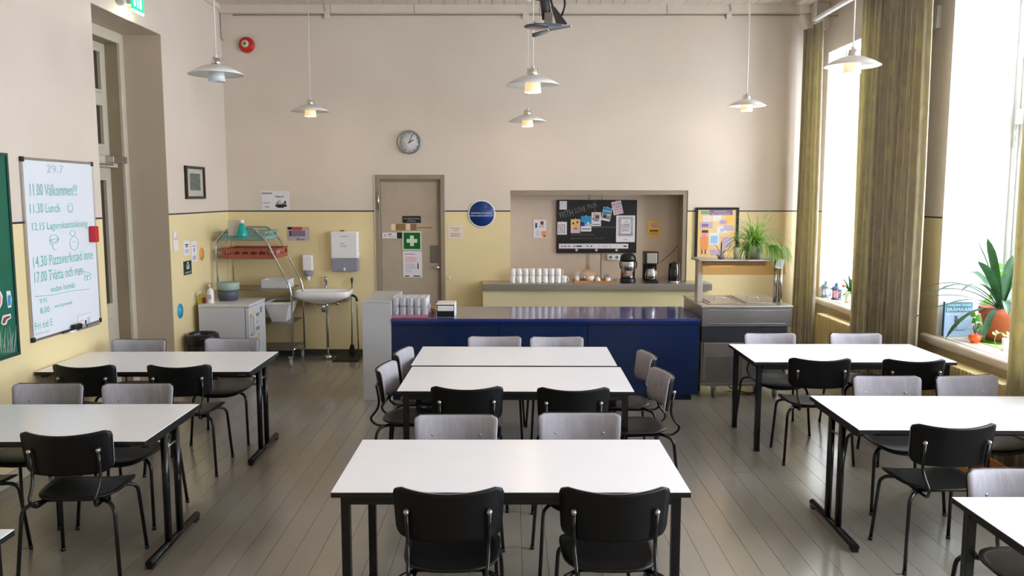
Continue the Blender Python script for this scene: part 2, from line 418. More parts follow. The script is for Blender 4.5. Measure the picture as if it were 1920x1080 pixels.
floor = struct(MB().box(XL-0.4, XR+0.1, YF-0.1, YB+0.1, -0.12, -0.022).build('floor', mat('floor_seam_wood', (150, 126, 98), 0.8)))
unit = MB().box(-.5, .5, -.5, .5, -.5, .5).build('floorboard', M_FLOOR)
umesh = unit.data; bpy.data.objects.remove(unit)
bw = (XR-XL)/51
for i in range(51):
    cuts = [YF] + sorted([random.uniform(0.3, 4.0), random.uniform(5.0, 8.6)]) + [YB]
    for j in range(3):
        o = bpy.data.objects.new('floorboard', umesh); COL.objects.link(o); o.parent = floor
        o.scale = (bw-0.0022, cuts[j+1]-cuts[j]-0.0015, 0.022); o.location = (XL+bw*(i+.5), (cuts[j]+cuts[j+1])/2, -0.011+random.uniform(-.0006, 0.0))
# ceiling of narrow boards
ceil = struct(MB().box(XL-0.4, XR+0.1, YF-0.1, YB+0.1, ZC+0.02, ZC+0.14).build('ceiling', M_CEIL))
cun = MB().box(-.5, .5, -.5, .5, -.5, .5).build('ceiling_board', M_CEIL); cme = cun.data; bpy.data.objects.remove(cun)
for i in range(51):
    o = bpy.data.objects.new('ceiling_board', cme); COL.objects.link(o); o.parent = ceil
    o.scale = (bw-0.006, YB-YF, 0.02); o.location = (XL+bw*(i+.5), (YB+YF)/2, ZC+0.01)

# walls
mb = MB(); holed(mb, 'x', XL-0.4, XR+0.66, 0, ZC+0.02, YB, YB+0.06, [(NX0, NX1, NZ0, NZ1), (DX0, DX1, 0, DZ1)])
mb.box(XL-0.4, XR+0.66, YB+0.06, YB+0.5, NZ1+0.05, ZC+0.02); mb.box(XL-0.4, NX0-0.05, YB+0.2, YB+0.5, 0, NZ1+0.05)
mb.box(NX1+0.05, XR+0.66, YB+0.06, YB+0.5, 0, NZ1+0.05); mb.box(NX0-0.05, NX1+0.05, YB+0.06, YB+0.5, 0, NZ0)
wall_back = struct(mb.build('wall_back', M_WALL))
mb = MB(); holed(mb, 'y', YF, YB, 0, ZC+0.02, XL-0.4, XL, [(DOORL[0], DOORL[1], 0, DLZ)])
wall_left = struct(mb.build('wall_left', M_WALL))
mb = MB(); holed(mb, 'y', YF, YB, 0, ZC+0.02, XR, XR+WD+0.1, [(a, b, WZ0, WZ1) for a, b in WIN])
wall_right = struct(mb.build('wall_right', M_WALL))
wall_front = struct(MB().box(XL-0.4, XR+0.66, YF-0.1, YF, 0, ZC+0.02).build('wall_front', M_WALL))
# niche lining in grey beige boards, with a timber frame round it
nb = MB()
nb.box(NX0-0.04, NX1+0.04, YB+0.36, YB+0.40, NZ0-0.02, NZ1+0.04); nb.box(NX0-0.04, NX0, YB+0.001, YB+0.36, NZ0, NZ1)
nb.box(NX1, NX1+0.04, YB+0.001, YB+0.36, NZ0, NZ1); nb.box(NX0-0.04, NX1+0.04, YB+0.001, YB+0.36, NZ1, NZ1+0.04)
niche = struct(nb.build('trim_1', mat('niche_board_paint', (206, 187, 168), 0.45, var=0.03)))
fb = MB(); fb.box(NX0, NX1, YB+0.01, YB+0.06, NZ1-0.055, NZ1-0.001); fb.box(NX1-0.055, NX1-0.001, YB+0.01, YB+0.30, NZ0, NZ1-0.055)
nf = fb.build('niche_frame', M_GREYB2, niche)
seam = MB(); seam.box(NX0+1.02, NX0+1.035, YB+0.352, YB+0.36, NZ0+0.02, NZ1-0.06); seam.box(NX0+1.19, NX0+1.2, YB+0.354, YB+0.36, NZ0+0.02, NZ1-0.06)
seam.build('board_joint', M_GREYB2, niche)

# cornice, baseboards
mb = MB(); xx = XL
for xs in (-2.2, -1.18, 0.35, 1.9, XR):
    mb.box(xx+0.003, xs-0.003, YB-0.10, YB, 4.262, ZC); xx = xs
struct(mb.build('trim_2', M_TRIMC))
struct(MB().box(XL, XL+0.03, 8.9, YB-0.1, 4.30, ZC).box(XL, XL+0.03, YF, 8.9, 4.30, ZC).build('trim_3', M_TRIMC))
struct(MB().box(3.66, XR, YB-0.24, YB-0.101, 4.05, ZC, bev=0.01).build('trim_4', M_TRIMC))
mb = MB()
for a, b in ((-3.56, DX0-0.01), (DX1+0.01, -0.40), (2.55, XR-0.001)):
    mb.box(a, b, YB-0.018, YB, 0.0, 0.085, bev=0.004); mb.box(a, b, YB-0.032, YB-0.018, 0.0, 0.035)
struct(mb.build('baseboard_back', M_BASE))
mb = MB()
mb.box(XL, XL+0.022, YF, DOORL[0], 0, 0.09, bev=0.004); mb.box(XL, XL+0.022, DOORL[1], YB-0.04, 0, 0.09, bev=0.004)
struct(mb.build('baseboard_left', mat('cream_baseboard', (196, 188, 168), 0.4)))
struct(MB().box(XR-0.022, XR, YF, YB-0.04, 0, 0.09, bev=0.004).build('baseboard_right', mat('cream_baseboard', (196, 188, 168), 0.4)))

# left doorway: lining, frame, transom light, leaf
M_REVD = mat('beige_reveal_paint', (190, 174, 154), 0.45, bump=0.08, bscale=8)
rv = MB(); y0, y1 = DOORL
rv.box(XL-0.4, XL-0.002, y1-0.006, y1+0.001, 0, DLZ); rv.box(XL-0.4, XL-0.002, y0-0.001, y0+0.006, 0, DLZ); rv.box(XL-0.4, XL-0.002, y0+.006, y1-.006, DLZ-0.006, DLZ+0.001)
struct(rv.build('trim_5', M_REVD))
fr = MB()
for a, b in ((y0, y0+0.09), (y1-0.09, y1)):
    fr.box(-3.99, -3.955, a, b, 0, DLZ-0.006, bev=0.006)
fr.box(-3.99, -3.955, y0+.09, y1-.09, DLZ-0.11, DLZ-0.006, bev=0.006)
d1 = struct(fr.build('door_1', M_DOORW))
jb = MB()
jb.box(-4.16, -3.99, y1-0.09, y1-0.05, 0, DLZ-0.1); jb.box(-4.16, -3.99, y0+0.05, y0+0.09, 0, DLZ-0.1); jb.box(-4.16, -3.99, y0+0.09, y1-0.09, DLZ-0.11, DLZ-0.07)
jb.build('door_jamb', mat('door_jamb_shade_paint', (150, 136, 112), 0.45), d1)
ya, yb2 = y0+0.09, y1-0.09; TR0, TR1 = 2.33, 2.44
tr = MB(); tr.box(-4.15, -4.03, ya, yb2, TR0, TR1, bev=0.008); tr.build('transom_rail', M_DOORW, d1)
def leaf(name, a, b, z0, z1, panes, X=-4.13, parent=d1):
    m = MB(); holed(m, 'y', a, b, z0, z1, X-0.02, X+0.02, panes)
    for (p, q, r, s) in panes:                                  # raised mouldings
        t = 0.028
        for (e, f, g, h) in ((p-t, p, r-t, s+t), (q, q+t, r-t, s+t), (p, q, r-t, r), (p, q, s, s+t)):
            m.box(X+0.02, X+0.034, e, f, g, h, bev=0.004)
    o = m.build(name, M_DOORW, parent)
    for (p, q, r, s) in panes: MB().box(X-0.004, X+0.002, p, q, r, s).build('pane', mat('door_glass_hall_dark', (60, 52, 38), 0.06, spec=0.8), o)  # darkness of the hall behind is painted into the pane colour
    return o
ym = (ya+yb2)/2
for (a, b) in ((ya, ym-0.003), (ym+0.003, yb2)):
    leaf('transom_light', a, b, TR1+0.003, DLZ-0.115, [(a+0.12, b-0.13, 2.56, 2.94), (a+0.12, b-0.13, 3.10, 3.47)])
    lf = leaf('door_leaf', a, b, 0.012, TR0-0.003, [(a+0.13, b-0.13, 0.95, 2.2)])
    MB().box(-4.11, -4.095, a+0.13, b-0.13, 0.2, 0.8, bev=0.004).build('door_panel', M_DOORW, lf)
hd = MB(); hd.tube([(-4.10, ym+0.03, 1.9), (-4.06, ym+0.03, 1.88), (-4.06, ym+0.03, 1.62), (-4.10, ym+0.03, 1.6)], 0.009, 8)
hd.box(-4.11, -4.10, ym+0.015, ym+0.045, 1.05, 1.3, bev=0.002); hd.tube([(-4.10, ym+0.03, 1.15), (-4.05, ym+0.03, 1.15), (-4.05, ym+0.14, 1.15)], 0.009, 8)
hd.build('door_handle', M_CHROME, d1)
dc = MB(); dc.box(-4.03, -3.95, 8.36, 8.66, 2.37, 2.44, bev=0.006); dc.box(-3.99, -3.97, 8.0, 8.40, 2.345, 2.36)
dc.build('door_closer', M_STEELL, d1)
hb = MB(); hb.box(-5.5, -5.4, 6.4, 9.8, -0.02, 3.8); hb.box(-5.4, -4.2, 6.4, 6.5, -0.02, 3.8); hb.box(-5.4, -4.2, 9.7, 9.8, -0.02, 3.8); hb.box(-5.4, -3.98, 6.4, 9.8, 3.7, 3.8); hb.box(-5.4, -3.98, 6.4, 9.8, -0.12, -0.022)
struct(hb.build('wall_hall', M_GREYB))

# back door: frame, leaf
fr = MB(); t = 0.055
fr.box(DX0, DX0+t, YB-0.02, YB+0.14, 0, DZ1, bev=0.004); fr.box(DX1-t, DX1, YB-0.02, YB+0.14, 0, DZ1, bev=0.004); fr.box(DX0+t, DX1-t, YB-0.02, YB+0.14, DZ1-t, DZ1, bev=0.004)
fr.box(DX1-t-0.03, DX1-t, YB+0.02, YB+0.14, 0, DZ1-t); fr.box(DX0+t, DX1-t-0.03, YB+0.03, YB+0.14, DZ1-t-0.025, DZ1-t)
d2 = struct(fr.build('door_2', M_GREYB2))
MB().box(DX0-0.014, DX0-0.001, YB-0.016, YB+0.01, 0, DZ1, bev=0.003).build('frame_edge', M_PAINT, d2)
lx0, lx1 = DX0+t+0.003, DX1-t-0.033; LY = YB+0.045
lf = MB().box(lx0, lx1, LY, LY+0.04, 0.01, DZ1-t-0.028, bev=0.003).build('door_leaf', M_GREYB, d2)
p = at(709, 376, Y=YB-0.03); MB().tube([(p.x, YB-0.03, p.z-0.12), (p.x, YB-0.03, p.z+0.12)], 0.012, 8).build('hinge', M_STEELL, d2)
p0 = at(806, 460, Y=LY); p1 = at(826, 493, Y=LY)
MB().box(p0.x, p1.x, LY-0.006, LY, p1.z, p0.z, bev=0.002).build('kick_plate', mat('grey_lock_plate', (128, 126, 124), 0.3, 0.8), lf)
p = at(821, 501, Y=LY); k = MB(); k.tube([(p.x, LY, p.z), (p.x, LY-0.04, p.z)], 0.012, 10); k.lathe([(0.0, -0.075), (0.02, -0.07), (0.028, -0.055), (0.02, -0.04), (0.008, -0.035)], (p.x, LY, p.z), 14, axis='y')
k.build('door_knob', M_CHROME, lf)

# windows
def window(n, a, b):
    X = XR+WD-0.02
    f = MB(); j = 0.075
    f.box(X, X+0.08, a, a+j, WZ0+0.04, WZ1, bev=0.006); f.box(X, X+0.08, b-j, b, WZ0+0.04, WZ1, bev=0.006)
    f.box(X, X+0.08, a+j, b-j, WZ1-j, WZ1, bev=0.006); f.box(X, X+0.08, a+j, b-j, WZ0+0.04, WZ0+0.04+j, bev=0.006)
    f.box(X-0.02, X+0.08, a+j, b-j, 2.66, 2.79, bev=0.008); m = (a+b)/2
    f.box(X-0.012, X+0.08, m-0.04, m+0.04, WZ0+0.04+j, 2.66, bev=0.006); f.box(X-0.012, X+0.08, m-0.04, m+0.04, 2.79, WZ1-j, bev=0.006)
    w_ = struct(f.build('window_%d' % n, M_WHITEW))
    for (p, q) in ((a+j, m-0.04), (m+0.04, b-j)):
        for (r, s, bars) in ((WZ0+0.04+j, 2.66, [1.79]), (2.79, WZ1-j, [])):
            c = MB(); e = 0.055; x0 = X+0.02
            c.box(x0, x0+0.05, p, p+e, r, s, bev=0.005); c.box(x0, x0+0.05, q-e, q, r, s, bev=0.005)
            c.box(x0, x0+0.05, p+e, q-e, r, r+e, bev=0.005); c.box(x0, x0+0.05, p+e, q-e, s-e, s, bev=0.005)
            for z in bars: c.box(x0+0.005, x0+0.045, p+e, q-e, z-0.016, z+0.016, bev=0.003)
            sh = c.build('sash', M_WHITEW, w_)
            zs = [r+e]+bars+[s-e]
            for i in range(len(zs)-1): MB().box(x0+0.02, x0+0.026, p+e, q-e, zs[i]+0.01*(i > 0), zs[i+1]-0.01*(i+2 < len(zs))).build('pane', M_GLASS, sh)
    hg = MB()
    for z in (2.50, 2.62, 1.2): hg.tube([(X-0.012, b-j, z-0.04), (X-0.012, b-j, z+0.04)], 0.01, 8)
    hg.build('window_hinge', M_STEELL, w_)
    rv = MB(); L = 0.012
    rv.box(XR-0.004, X, b-L, b+0.001, WZ0+0.04, WZ1); rv.box(XR-0.004, X, a-0.001, a+L, WZ0+0.04, WZ1); rv.box(XR-0.004, X, a+L, b-L, WZ1-L, WZ1+0.001)
    rv.build('window_reveal', M_PAINT, w_)
    s = MB(); s.box(XR-0.002, XR+WD, a+0.001, b-0.001, WZ0-0.04+0.041, WZ0+0.04); s.box(XR-0.075, XR-0.001, a-0.17, b+0.17, WZ0-0.045, WZ0+0.04, bev=0.03, seg=3)
    s.build('window_sill', M_STONE, w_)
for n, (a, b) in enumerate(WIN): window(n+1, a, b)

# radiators under the sills
M_RAD = M_CREAMR
def radiator(a, b, label):
    t_ = thing('radiator', label, 'radiator', (3.725, (a+b)/2, 0), 0, None)
    n_ = int((b-a)/0.055)
    for i in range(n_):
        y = a+(i+.5)*(b-a)/n_ - (a+b)/2
        mbx = MB().box(-0.085, 0.07, y-0.018, y+0.018, 0.10, 0.655, bev=0.012, seg=2)
        mbx.build('column', M_RAD, t_)
    MB().tube([(0, a-(a+b)/2, 0.16), (0, b-(a+b)/2, 0.16)], 0.02, 10).tube([(0, a-(a+b)/2, 0.55), (0, b-(a+b)/2, 0.55)], 0.02, 10).build('header_pipe', M_RAD, t_)
    for y in (a+0.1, b-0.1): MB().box(-0.03, 0.03, y-(a+b)/2-0.02, y-(a+b)/2+0.02, 0, 0.11).build('foot', M_RAD, t_)
    return t_
radiator(8.76, 9.84, 'ribbed cream column radiator under the far window, seen between the two far curtains')
radiator(6.06, 7.30, 'long ribbed cream column radiator under the near window sill with the plants')

# curtains on a ceiling rail
def curtain(y0, y1, z0, z1, folds, amp, label, seed, X=3.60, lean=0.0):
    rnd = random.Random(seed); n = folds*12; nz = 14; vs = []; fs = []; uvs = []
    ph = [rnd.uniform(-.5, .5) for _ in range(folds+2)]
    for j in range(nz+1):
        z = z0+(z1-z0)*j/nz
        for i in range(n+1):
            u = i/n; k = u*folds
            a = amp*(0.6+0.4*math.sin(k*1.7+seed))*(1-0.45*(j/nz))
            sv = math.sin(2*PI*k+ph[int(k)]*0.5); x = math.copysign(abs(sv)**0.7, sv)*a + math.sin(k*0.9+j*0.25)*0.012
            y = y0+(y1-y0)*u + 0.25*(y1-y0)/folds*math.cos(4*PI*k)*0.35 + lean*(1-j/nz)
            vs.append((X+x, y, z)); uvs.append((u*folds*0.36, z))
    for j in range(nz):
        for i in range(n): q = j*(n+1)+i; fs.append((q, q+1, q+n+2, q+n+1))
    me = bpy.data.meshes.new('curtain'); c = Vector((X, (y0+y1)/2, z0))
    me.from_pydata([tuple(Vector(v)-c) for v in vs], [], fs); me.materials.append(M_CURT)
    uvl = me.uv_layers.new(name='UVMap')
    for lp in me.loops: uvl.data[lp.index].uv = uvs[lp.vertex_index]
    me.polygons.foreach_set('use_smooth', [True]*len(fs))
    o = bpy.data.objects.new('curtain', me); COL.objects.link(o); o.location = c
    sd = o.modifiers.new('thickness', 'SOLIDIFY'); sd.thickness = 0.003
    tag(o, label, 'curtain', None)
    for i in range(folds): MB().tube([(0, -(y1-y0)/2+(i+.5)*(y1-y0)/folds, z1-z0-0.02), (0, -(y1-y0)/2+(i+.5)*(y1-y0)/folds, z1-z0+0.035)], 0.004, 6).build('curtain_hook', M_WHITE, o)
    return o
RZ = 4.10
curtain(9.86, 10.42, 0.06, 4.05, 7, 0.065, 'narrow olive and taupe patterned curtain in the far right corner of the room', 3)
curtain(7.32, 8.74, 0.06, 4.05, 15, 0.08, 'wide olive and taupe patterned curtain between the two windows', 5)
curtain(4.80, 6.02, 0.06, 4.05, 10, 0.05, 'curtain at the right edge of the photo beside the potted plants', 9, X=3.68)
r = MB(); r.box(3.575, 3.63, 1.0, 10.15, RZ, RZ+0.035, bev=0.004)
rt = origin_to(r.build('curtain_rail', M_WHITE), (3.6, 5.5, RZ)); tag(rt, 'long white curtain rail running under the ceiling above the windows', 'curtain rail')
r = MB(); r.tube([(3.74, 1.0, RZ+0.10), (3.74, 10.3, RZ+0.10)], 0.022, 8); r.build('heating_pipe', M_WHITEW); 
hp = bpy.data.objects['heating_pipe']; origin_to(hp, (3.74, 5.5, RZ+0.10)); tag(hp, 'thin white pipe running beside the curtain rail under the ceiling', 'pipe')
br = MB()
for y in (2.0, 4.5, 6.8, 9.2, 10.05): br.box(-0.015, 0.235, y-5.5-0.01, y-5.5+0.01, 0.035, 0.05); br.box(-0.01, 0.01, y-5.5-0.008, y-5.5+0.008, 0.035, ZC-RZ-0.0)
br.build('bracket', M_STEEL, rt)

# ------------------------------------------------------------------ tables
TZ = 0.74
def tabletop(t, W=1.6, D=0.8):
    top = MB().box(-W/2+.001, W/2-.001, -D/2+.001, D/2-.001, TZ-0.003, TZ).build('tabletop', M_LAM, t)
    MB().box(-W/2, W/2, -D/2, D/2, TZ-0.026, TZ-0.003, bev=0.001, seg=1).build('edge_band', M_EDGE, t)
    return top
def table_legs4(label, group):
    t = thing('dining_table', label, 'table', (0,0,0), 0, group); tabletop(t)
    W, D, q, ins = 1.6, 0.8, 0.04, 0.035
    a = MB()
    for s in (-1, 1):
        a.box(-W/2+ins+q, W/2-ins-q, s*(D/2-ins)-0.012, s*(D/2-ins)+0.012-0.024*(s > 0)*0, TZ-0.066, TZ-0.026)
        a.box(s*(W/2-ins-0.02)-0.012, s*(W/2-ins-0.02)+0.012, -D/2+ins+q, D/2-ins-q, TZ-0.066, TZ-0.026)
    a.build('apron', M_EDGE, t)
    for sx in (-1, 1):
        for sy in (-1, 1):
            cx, cy = sx*(W/2-ins-q/2), sy*(D/2-ins-q/2)
            MB().box(cx-q/2, cx+q/2, cy-q/2, cy+q/2, 0.012, TZ-0.026, bev=0.003).build('leg', M_TUBE, t)
            MB().box(cx-q/2-.001, cx+q/2+.001, cy-q/2-.001, cy+q/2+.001, 0, 0.012).build('foot_cap', M_BLACK, t)
    return t
def table_tfoot(label, group):
    t = thing('folding_table', label, 'table', (0,0,0), 0, group); tabletop(t)
    W, D = 1.6, 0.8
    a = MB()
    for s in (-1, 1): a.box(-W/2+0.12, W/2-0.12, s*(D/2-0.09)-0.015, s*(D/2-0.09)+0.015, TZ-0.056, TZ-0.026)
    a.build('apron', M_EDGE, t)
    for s in (-1, 1):
        x = s*(W/2-0.03)
        for y in (-0.085, 0.085):
            MB().tube([(x, y, 0.05), (x, y, TZ-0.045)], 0.021, 12).build('leg', M_TUBE, t)
        MB().tube([(x, -0.36, 0.032), (x, 0.36, 0.032)], 0.022, 10).build('foot_bar', M_TUBE, t)
        MB().box(x-0.02, x+0.02, -D/2+0.06, D/2-0.06, TZ-0.055, TZ-0.026).build('top_rail', M_EDGE, t)
        c = MB()
        for y in (-0.33, 0.33): c.box(x-0.018, x+0.018, y-0.025, y+0.025, 0, 0.014)
        c.build('foot_pad', M_BLACK, t)
        b = MB(); b.tube([(x, -0.085, 0.60), (x, 0.085, 0.60)], 0.007, 8); b.tube([(x-s*0.005, 0, 0.60), (x-s*0.30, 0, TZ-0.05)], 0.007, 8)
        b.build('folding_brace', M_STEEL, t)
    return t
G4, GT = 'white tables on four square legs', 'white folding tables on T shaped feet'
tA = table_legs4('white table nearest the camera in the middle with two black chairs in front of it', G4)
def put(o, x, y, rz=0.0): o.location = (x, y, 0); o.rotation_euler = (0, 0, rz); return o
put(tA, 0.0, 3.97)
def tcopy(src, x, y, rz, label):
    o = copy_tree(src); o['label'] = label; return put(o, x, y, rz)
tcopy(tA, 0.035, 5.885, -0.012, 'front one of the two white tables pushed together in the middle of the room')
tcopy(tA, 0.028, 6.74, -0.012, 'rear one of the two white tables pushed together, nearer the blue counter')
tcopy(tA, 2.728, 6.87, -0.005, 'white square-legged table at the right beside the heated food cart and window')
tcopy(tA, 2.725, 3.11, 0.0, 'white square-legged table cut off by the bottom right corner of the photo')
tcopy(tA, -2.76, 2.76, 0.0, 'white table of which only a corner shows at the left edge bottom')
tB = table_tfoot('white folding table at the far left under the whiteboard by the doorway', GT); put(tB, -2.757, 6.51, 0.006)
tcopy(tB, -2.765, 4.735, 0.008, 'white folding table at the left edge, nearer the camera than the whiteboard')
tcopy(tB, 2.762, 4.95, -0.012, 'white folding table at the right edge with a T foot on worn floorboards')

# ------------------------------------------------------------------ chairs (sitter looks along +Y)
def shell(W, H, R, t, taper, rc, zc, y0, tilt, nx=20, nz=12, inset=0.0, puff=0.0, dip=0.0):
    """curved backrest patch with rounded corners; returns MB"""
    fr, bk = [], []
    W -= 2*inset; H -= 2*inset
    for j in range(nz+1):
        v = -1+2*j/nz; v = math.sin(v*PI/2)*0.35+v*0.65
        z = v*H/2; ed = H/2-abs(z)
        hw = W/2*(1-taper*(0.5-v*0.5))
        r = rc if v > 0 else rc*1.6
        r = max(r-inset, 0.004)
        cut = 0 if ed > r else r-math.sqrt(max(r*r-(r-ed)**2, 0))
        hw -= cut
        for i in range(nx+1):
            u = -1+2*i/nx; x = hw*u
            zz = z - (dip*(1-(2*x/W)**2) if v > 0 else -dip*0.6*(1-(2*x/W)**2)*0)*max(0, v)
            yb = y0 + (R-math.sqrt(R*R-x*x)) - tilt*z
            th = t + puff*(1-u**6)*(1-v**6)
            bk.append(Vector((x, yb, zc+zz))); fr.append(Vector((x*(1-t/R), yb+th, zc+zz)))
    vs = bk+fr; N = len(bk); fs = []
    for j in range(nz):
        for i in range(nx):
            q = j*(nx+1)+i; fs.append((q, q+1, q+nx+2, q+nx+1)); fs.append((N+q, N+q+nx+1, N+q+nx+2, N+q+1))
    rim = [i for i in range(nx+1)]+[j*(nx+1)+nx for j in range(1, nz+1)]+[nz*(nx+1)+i for i in range(nx-1, -1, -1)]+[j*(nx+1) for j in range(nz-1, 0, -1)]
    for a in range(len(rim)):
        b = rim[(a+1) % len(rim)]; fs.append((rim[a], rim[a]+N, b+N, b))
    return MB().add(vs, fs, None, True)
def seat_mb():
    rings = 7; n = 36; top = []; 
    def pt(f, a):
        c, s = math.cos(a), math.sin(a); e = 2/3.2
        x = math.copysign(abs(c)**e, c)*0.215; y = math.copysign(abs(s)**e, s)*0.205
        x *= (1+0.06*(y/0.205)) if y > 0 else (1-0.10*(y/0.205)**2)
        x *= f; y *= f
        z = 0.455 - 0.028*max(0, (y-0.10)/0.105)**2 + 0.012*max(0, (-y-0.06)/0.14)**2 + 0.012*(abs(x)/0.2)**2.5 - 0.006
        return Vector((x, y*1.14+0.03, z))
    top = [pt(0, 0)]+[pt((i+1)/rings, 2*PI*k/n) for i in range(rings) for k in range(n)]
    bot = [p-Vector((0,0,0.011)) for p in top]; N = len(top); fs = []
    for k in range(n):
        k2 = (k+1) % n; fs.append((0, 1+k, 1+k2)); fs.append((N, N+1+k2, N+1+k))
        for i in range(rings-1):
            a, b = 1+i*n, 1+(i+1)*n
            fs.append((a+k, b+k, b+k2, a+k2)); fs.append((N+a+k, N+a+k2, N+b+k2, N+b+k))
        a = 1+(rings-1)*n; fs.append((a+k, N+a+k, N+a+k2, a+k2))
    return MB().add(top+bot, fs, None, True)
def bez(p, n=7):
    """smooth the corners of a polyline"""
    p = [Vector(q) for q in p]; out = [p[0]]
    for i in range(1, len(p)-1):
        a, b, c = p[i-1], p[i], p[i+1]
        l = min((a-b).length, (c-b).length)*0.48; l = min(l, 0.06)
        s, e = b+(a-b).normalized()*l, b+(c-b).normalized()*l
        for k in range(n+1):
            t = k/n; out.append(s*(1-t)**2+b*2*t*(1-t)+e*t*t)
    out.append(p[-1]); return out
def make_chair(label, group):
    t = thing('dining_chair', label, 'chair', (0,0,0), 0, group)
    seat_mb().build('seat', M_BRNWOOD, t)
    shell(0.475, 0.24, 0.40, 0.011, 0.05, 0.035, 0.712, -0.240, 0.16, dip=0.018).build('backrest', M_BLKWOOD, t)
    cu = shell(0.475, 0.24, 0.40, 0.010, 0.05, 0.035, 0.712, -0.228, 0.16, inset=0.002, puff=0.012, dip=0.018).build('back_cushion', M_GREYF, t)
    for s in (-1, 1):
        MB().lathe([(0, 0), (0.009, 0.001), (0.007, 0.004), (0, 0.005)], (s*0.135, -0.184, 0.712), 10, axis='y').build('button', M_STEEL, cu)
    for s in (-1, 1):
        MB().tube(bez([(s*0.262, -0.245, 0.012), (s*0.235, -0.205, 0.425), (s*0.14, -0.13, 0.432)]), 0.0105, 10).build('leg', M_TUBE, t)
        MB().tube(bez([(s*0.236, 0.215, 0.012), (s*0.215, 0.175, 0.41), (s*0.13, 0.11, 0.424)]), 0.0105, 10).build('leg', M_TUBE, t)
        c = MB(); c.tube([(s*0.2625, -0.2455, 0), (s*0.262, -0.245, 0.022)], 0.0125, 10); c.tube([(s*0.2365, 0.2155, 0), (s*0.236, 0.215, 0.022)], 0.0125, 10)
        c.build('foot_cap', M_BLACK, t)
        y = -0.240+0.040
        MB().tube(bez([(s*0.175, y-0.022, 0.73), (s*0.172, y+0.005, 0.57), (s*0.165, y-0.075, 0.475), (s*0.152, y-0.03, 0.425), (s*0.14, 0.12, 0.424)], 6), 0.0085, 10).build('back_support', M_TUBE, t)
        b = MB(); b.lathe([(0, -0.012), (0.009, -0.010), (0.012, -0.004), (0.012, 0.012), (0, 0.014)], (s*0.175, y-0.022, 0.727), 12, axis='y')
        b.build('bolt', M_STEEL, t)
    MB().tube([(-0.16, -0.13, 0.430), (0.16, -0.13, 0.430)], 0.009, 8).build('seat_rail', M_TUBE, t)
    MB().tube([(-0.15, 0.11, 0.424), (0.15, 0.11, 0.424)], 0.009, 8).build('seat_rail', M_TUBE, t)
    return t
GC = 'black and grey chairs round the tables'
chair0 = make_chair('x', GC); used = [False]
def chair(x, y, rz, label):
    o = chair0 if not used[0] else copy_tree(chair0); used[0] = True
    o['label'] = label; put(o, x, y, rz)
    return o
PF = 0.17   # top corner of the backrest to chair origin
# centre front table
chair(-0.265, 3.59, 0.0, 'black chair in the very front, left of the two with their backs to the camera')
chair(0.440, 3.59, 0.0, 'black chair in the very front, right of the two with their backs to the camera')
chair(-0.307, 4.37, PI, 'grey backrest just behind the nearest middle table, on its left side')
chair(0.387, 4.41, PI, 'grey backrest just behind the nearest middle table, on its right side')
# double table
chair(-0.285, 5.46, 0.0, 'black chair at the front edge of the joined middle tables, left one')
chair(0.402, 5.43, 0.0, 'black chair at the front edge of the joined middle tables, right one')
chair(-0.715, 5.90, -PI/2-0.08, 'chair at the left end of the joined middle tables, nearer the camera')
chair(-0.665, 6.48, -PI/2-0.10, 'chair at the left end of the joined middle tables, nearer the pale cabinet')
chair(0.865, 5.66, PI/2+0.10, 'chair at the right end of the joined middle tables, nearer the camera')
chair(0.865, 6.34, PI/2+0.06, 'chair at the right end of the joined middle tables, nearer the blue counter')
chair(-0.142, 6.99, PI, 'grey backrest in front of the blue counter, left of the two')
chair(0.402, 6.97, PI+0.02, 'grey backrest in front of the blue counter, right of the two')
# far left table
chair(-3.11, 6.15, -0.03, 'black chair in front of the far left table, nearer the wall')
chair(-2.425, 6.15, 0.02, 'black chair in front of the far left table, nearer the aisle')
chair(-3.18, 6.84, PI, 'grey backrest behind the far left table beside the doorway')
chair(-2.40, 6.89, PI, 'grey backrest behind the far left table in front of the white fridge')
# near left table
chair(-2.345, 4.43, 0.07, 'large black chair at the left in front of the near left table')
chair(-3.06, 4.47, -0.12, 'chair mostly outside the photo at its left edge, only seat and leg showing')
chair(-3.02, 5.15, PI, 'grey backrest behind the near left table at the left edge of the photo')
chair(-2.435, 5.15, PI, 'grey backrest behind the near left table, the one nearer the aisle')
# far right table
chair(2.355, 6.40, -0.04, 'black chair in front of the far right table, nearer the aisle')
chair(3.05, 6.36, -0.03, 'black chair in front of the far right table, nearer the radiator')
chair(2.317, 7.16, PI+0.03, 'grey backrest behind the far right table beside the food cart')
chair(3.076, 7.16, PI, 'grey backrest behind the far right table in front of the wide curtain')
# near right table
chair(2.394, 4.575, 0.03, 'large black chair at the right in front of the near right folding table')
chair(2.556, 5.38, PI, 'grey backrest behind the near right table, nearer the aisle')
chair(3.13, 5.39, PI+0.16, 'creased grey backrest behind the near right table, nearer the radiator')
chair(2.27, 3.43, PI, 'pale grey backrest behind the table in the bottom right corner')

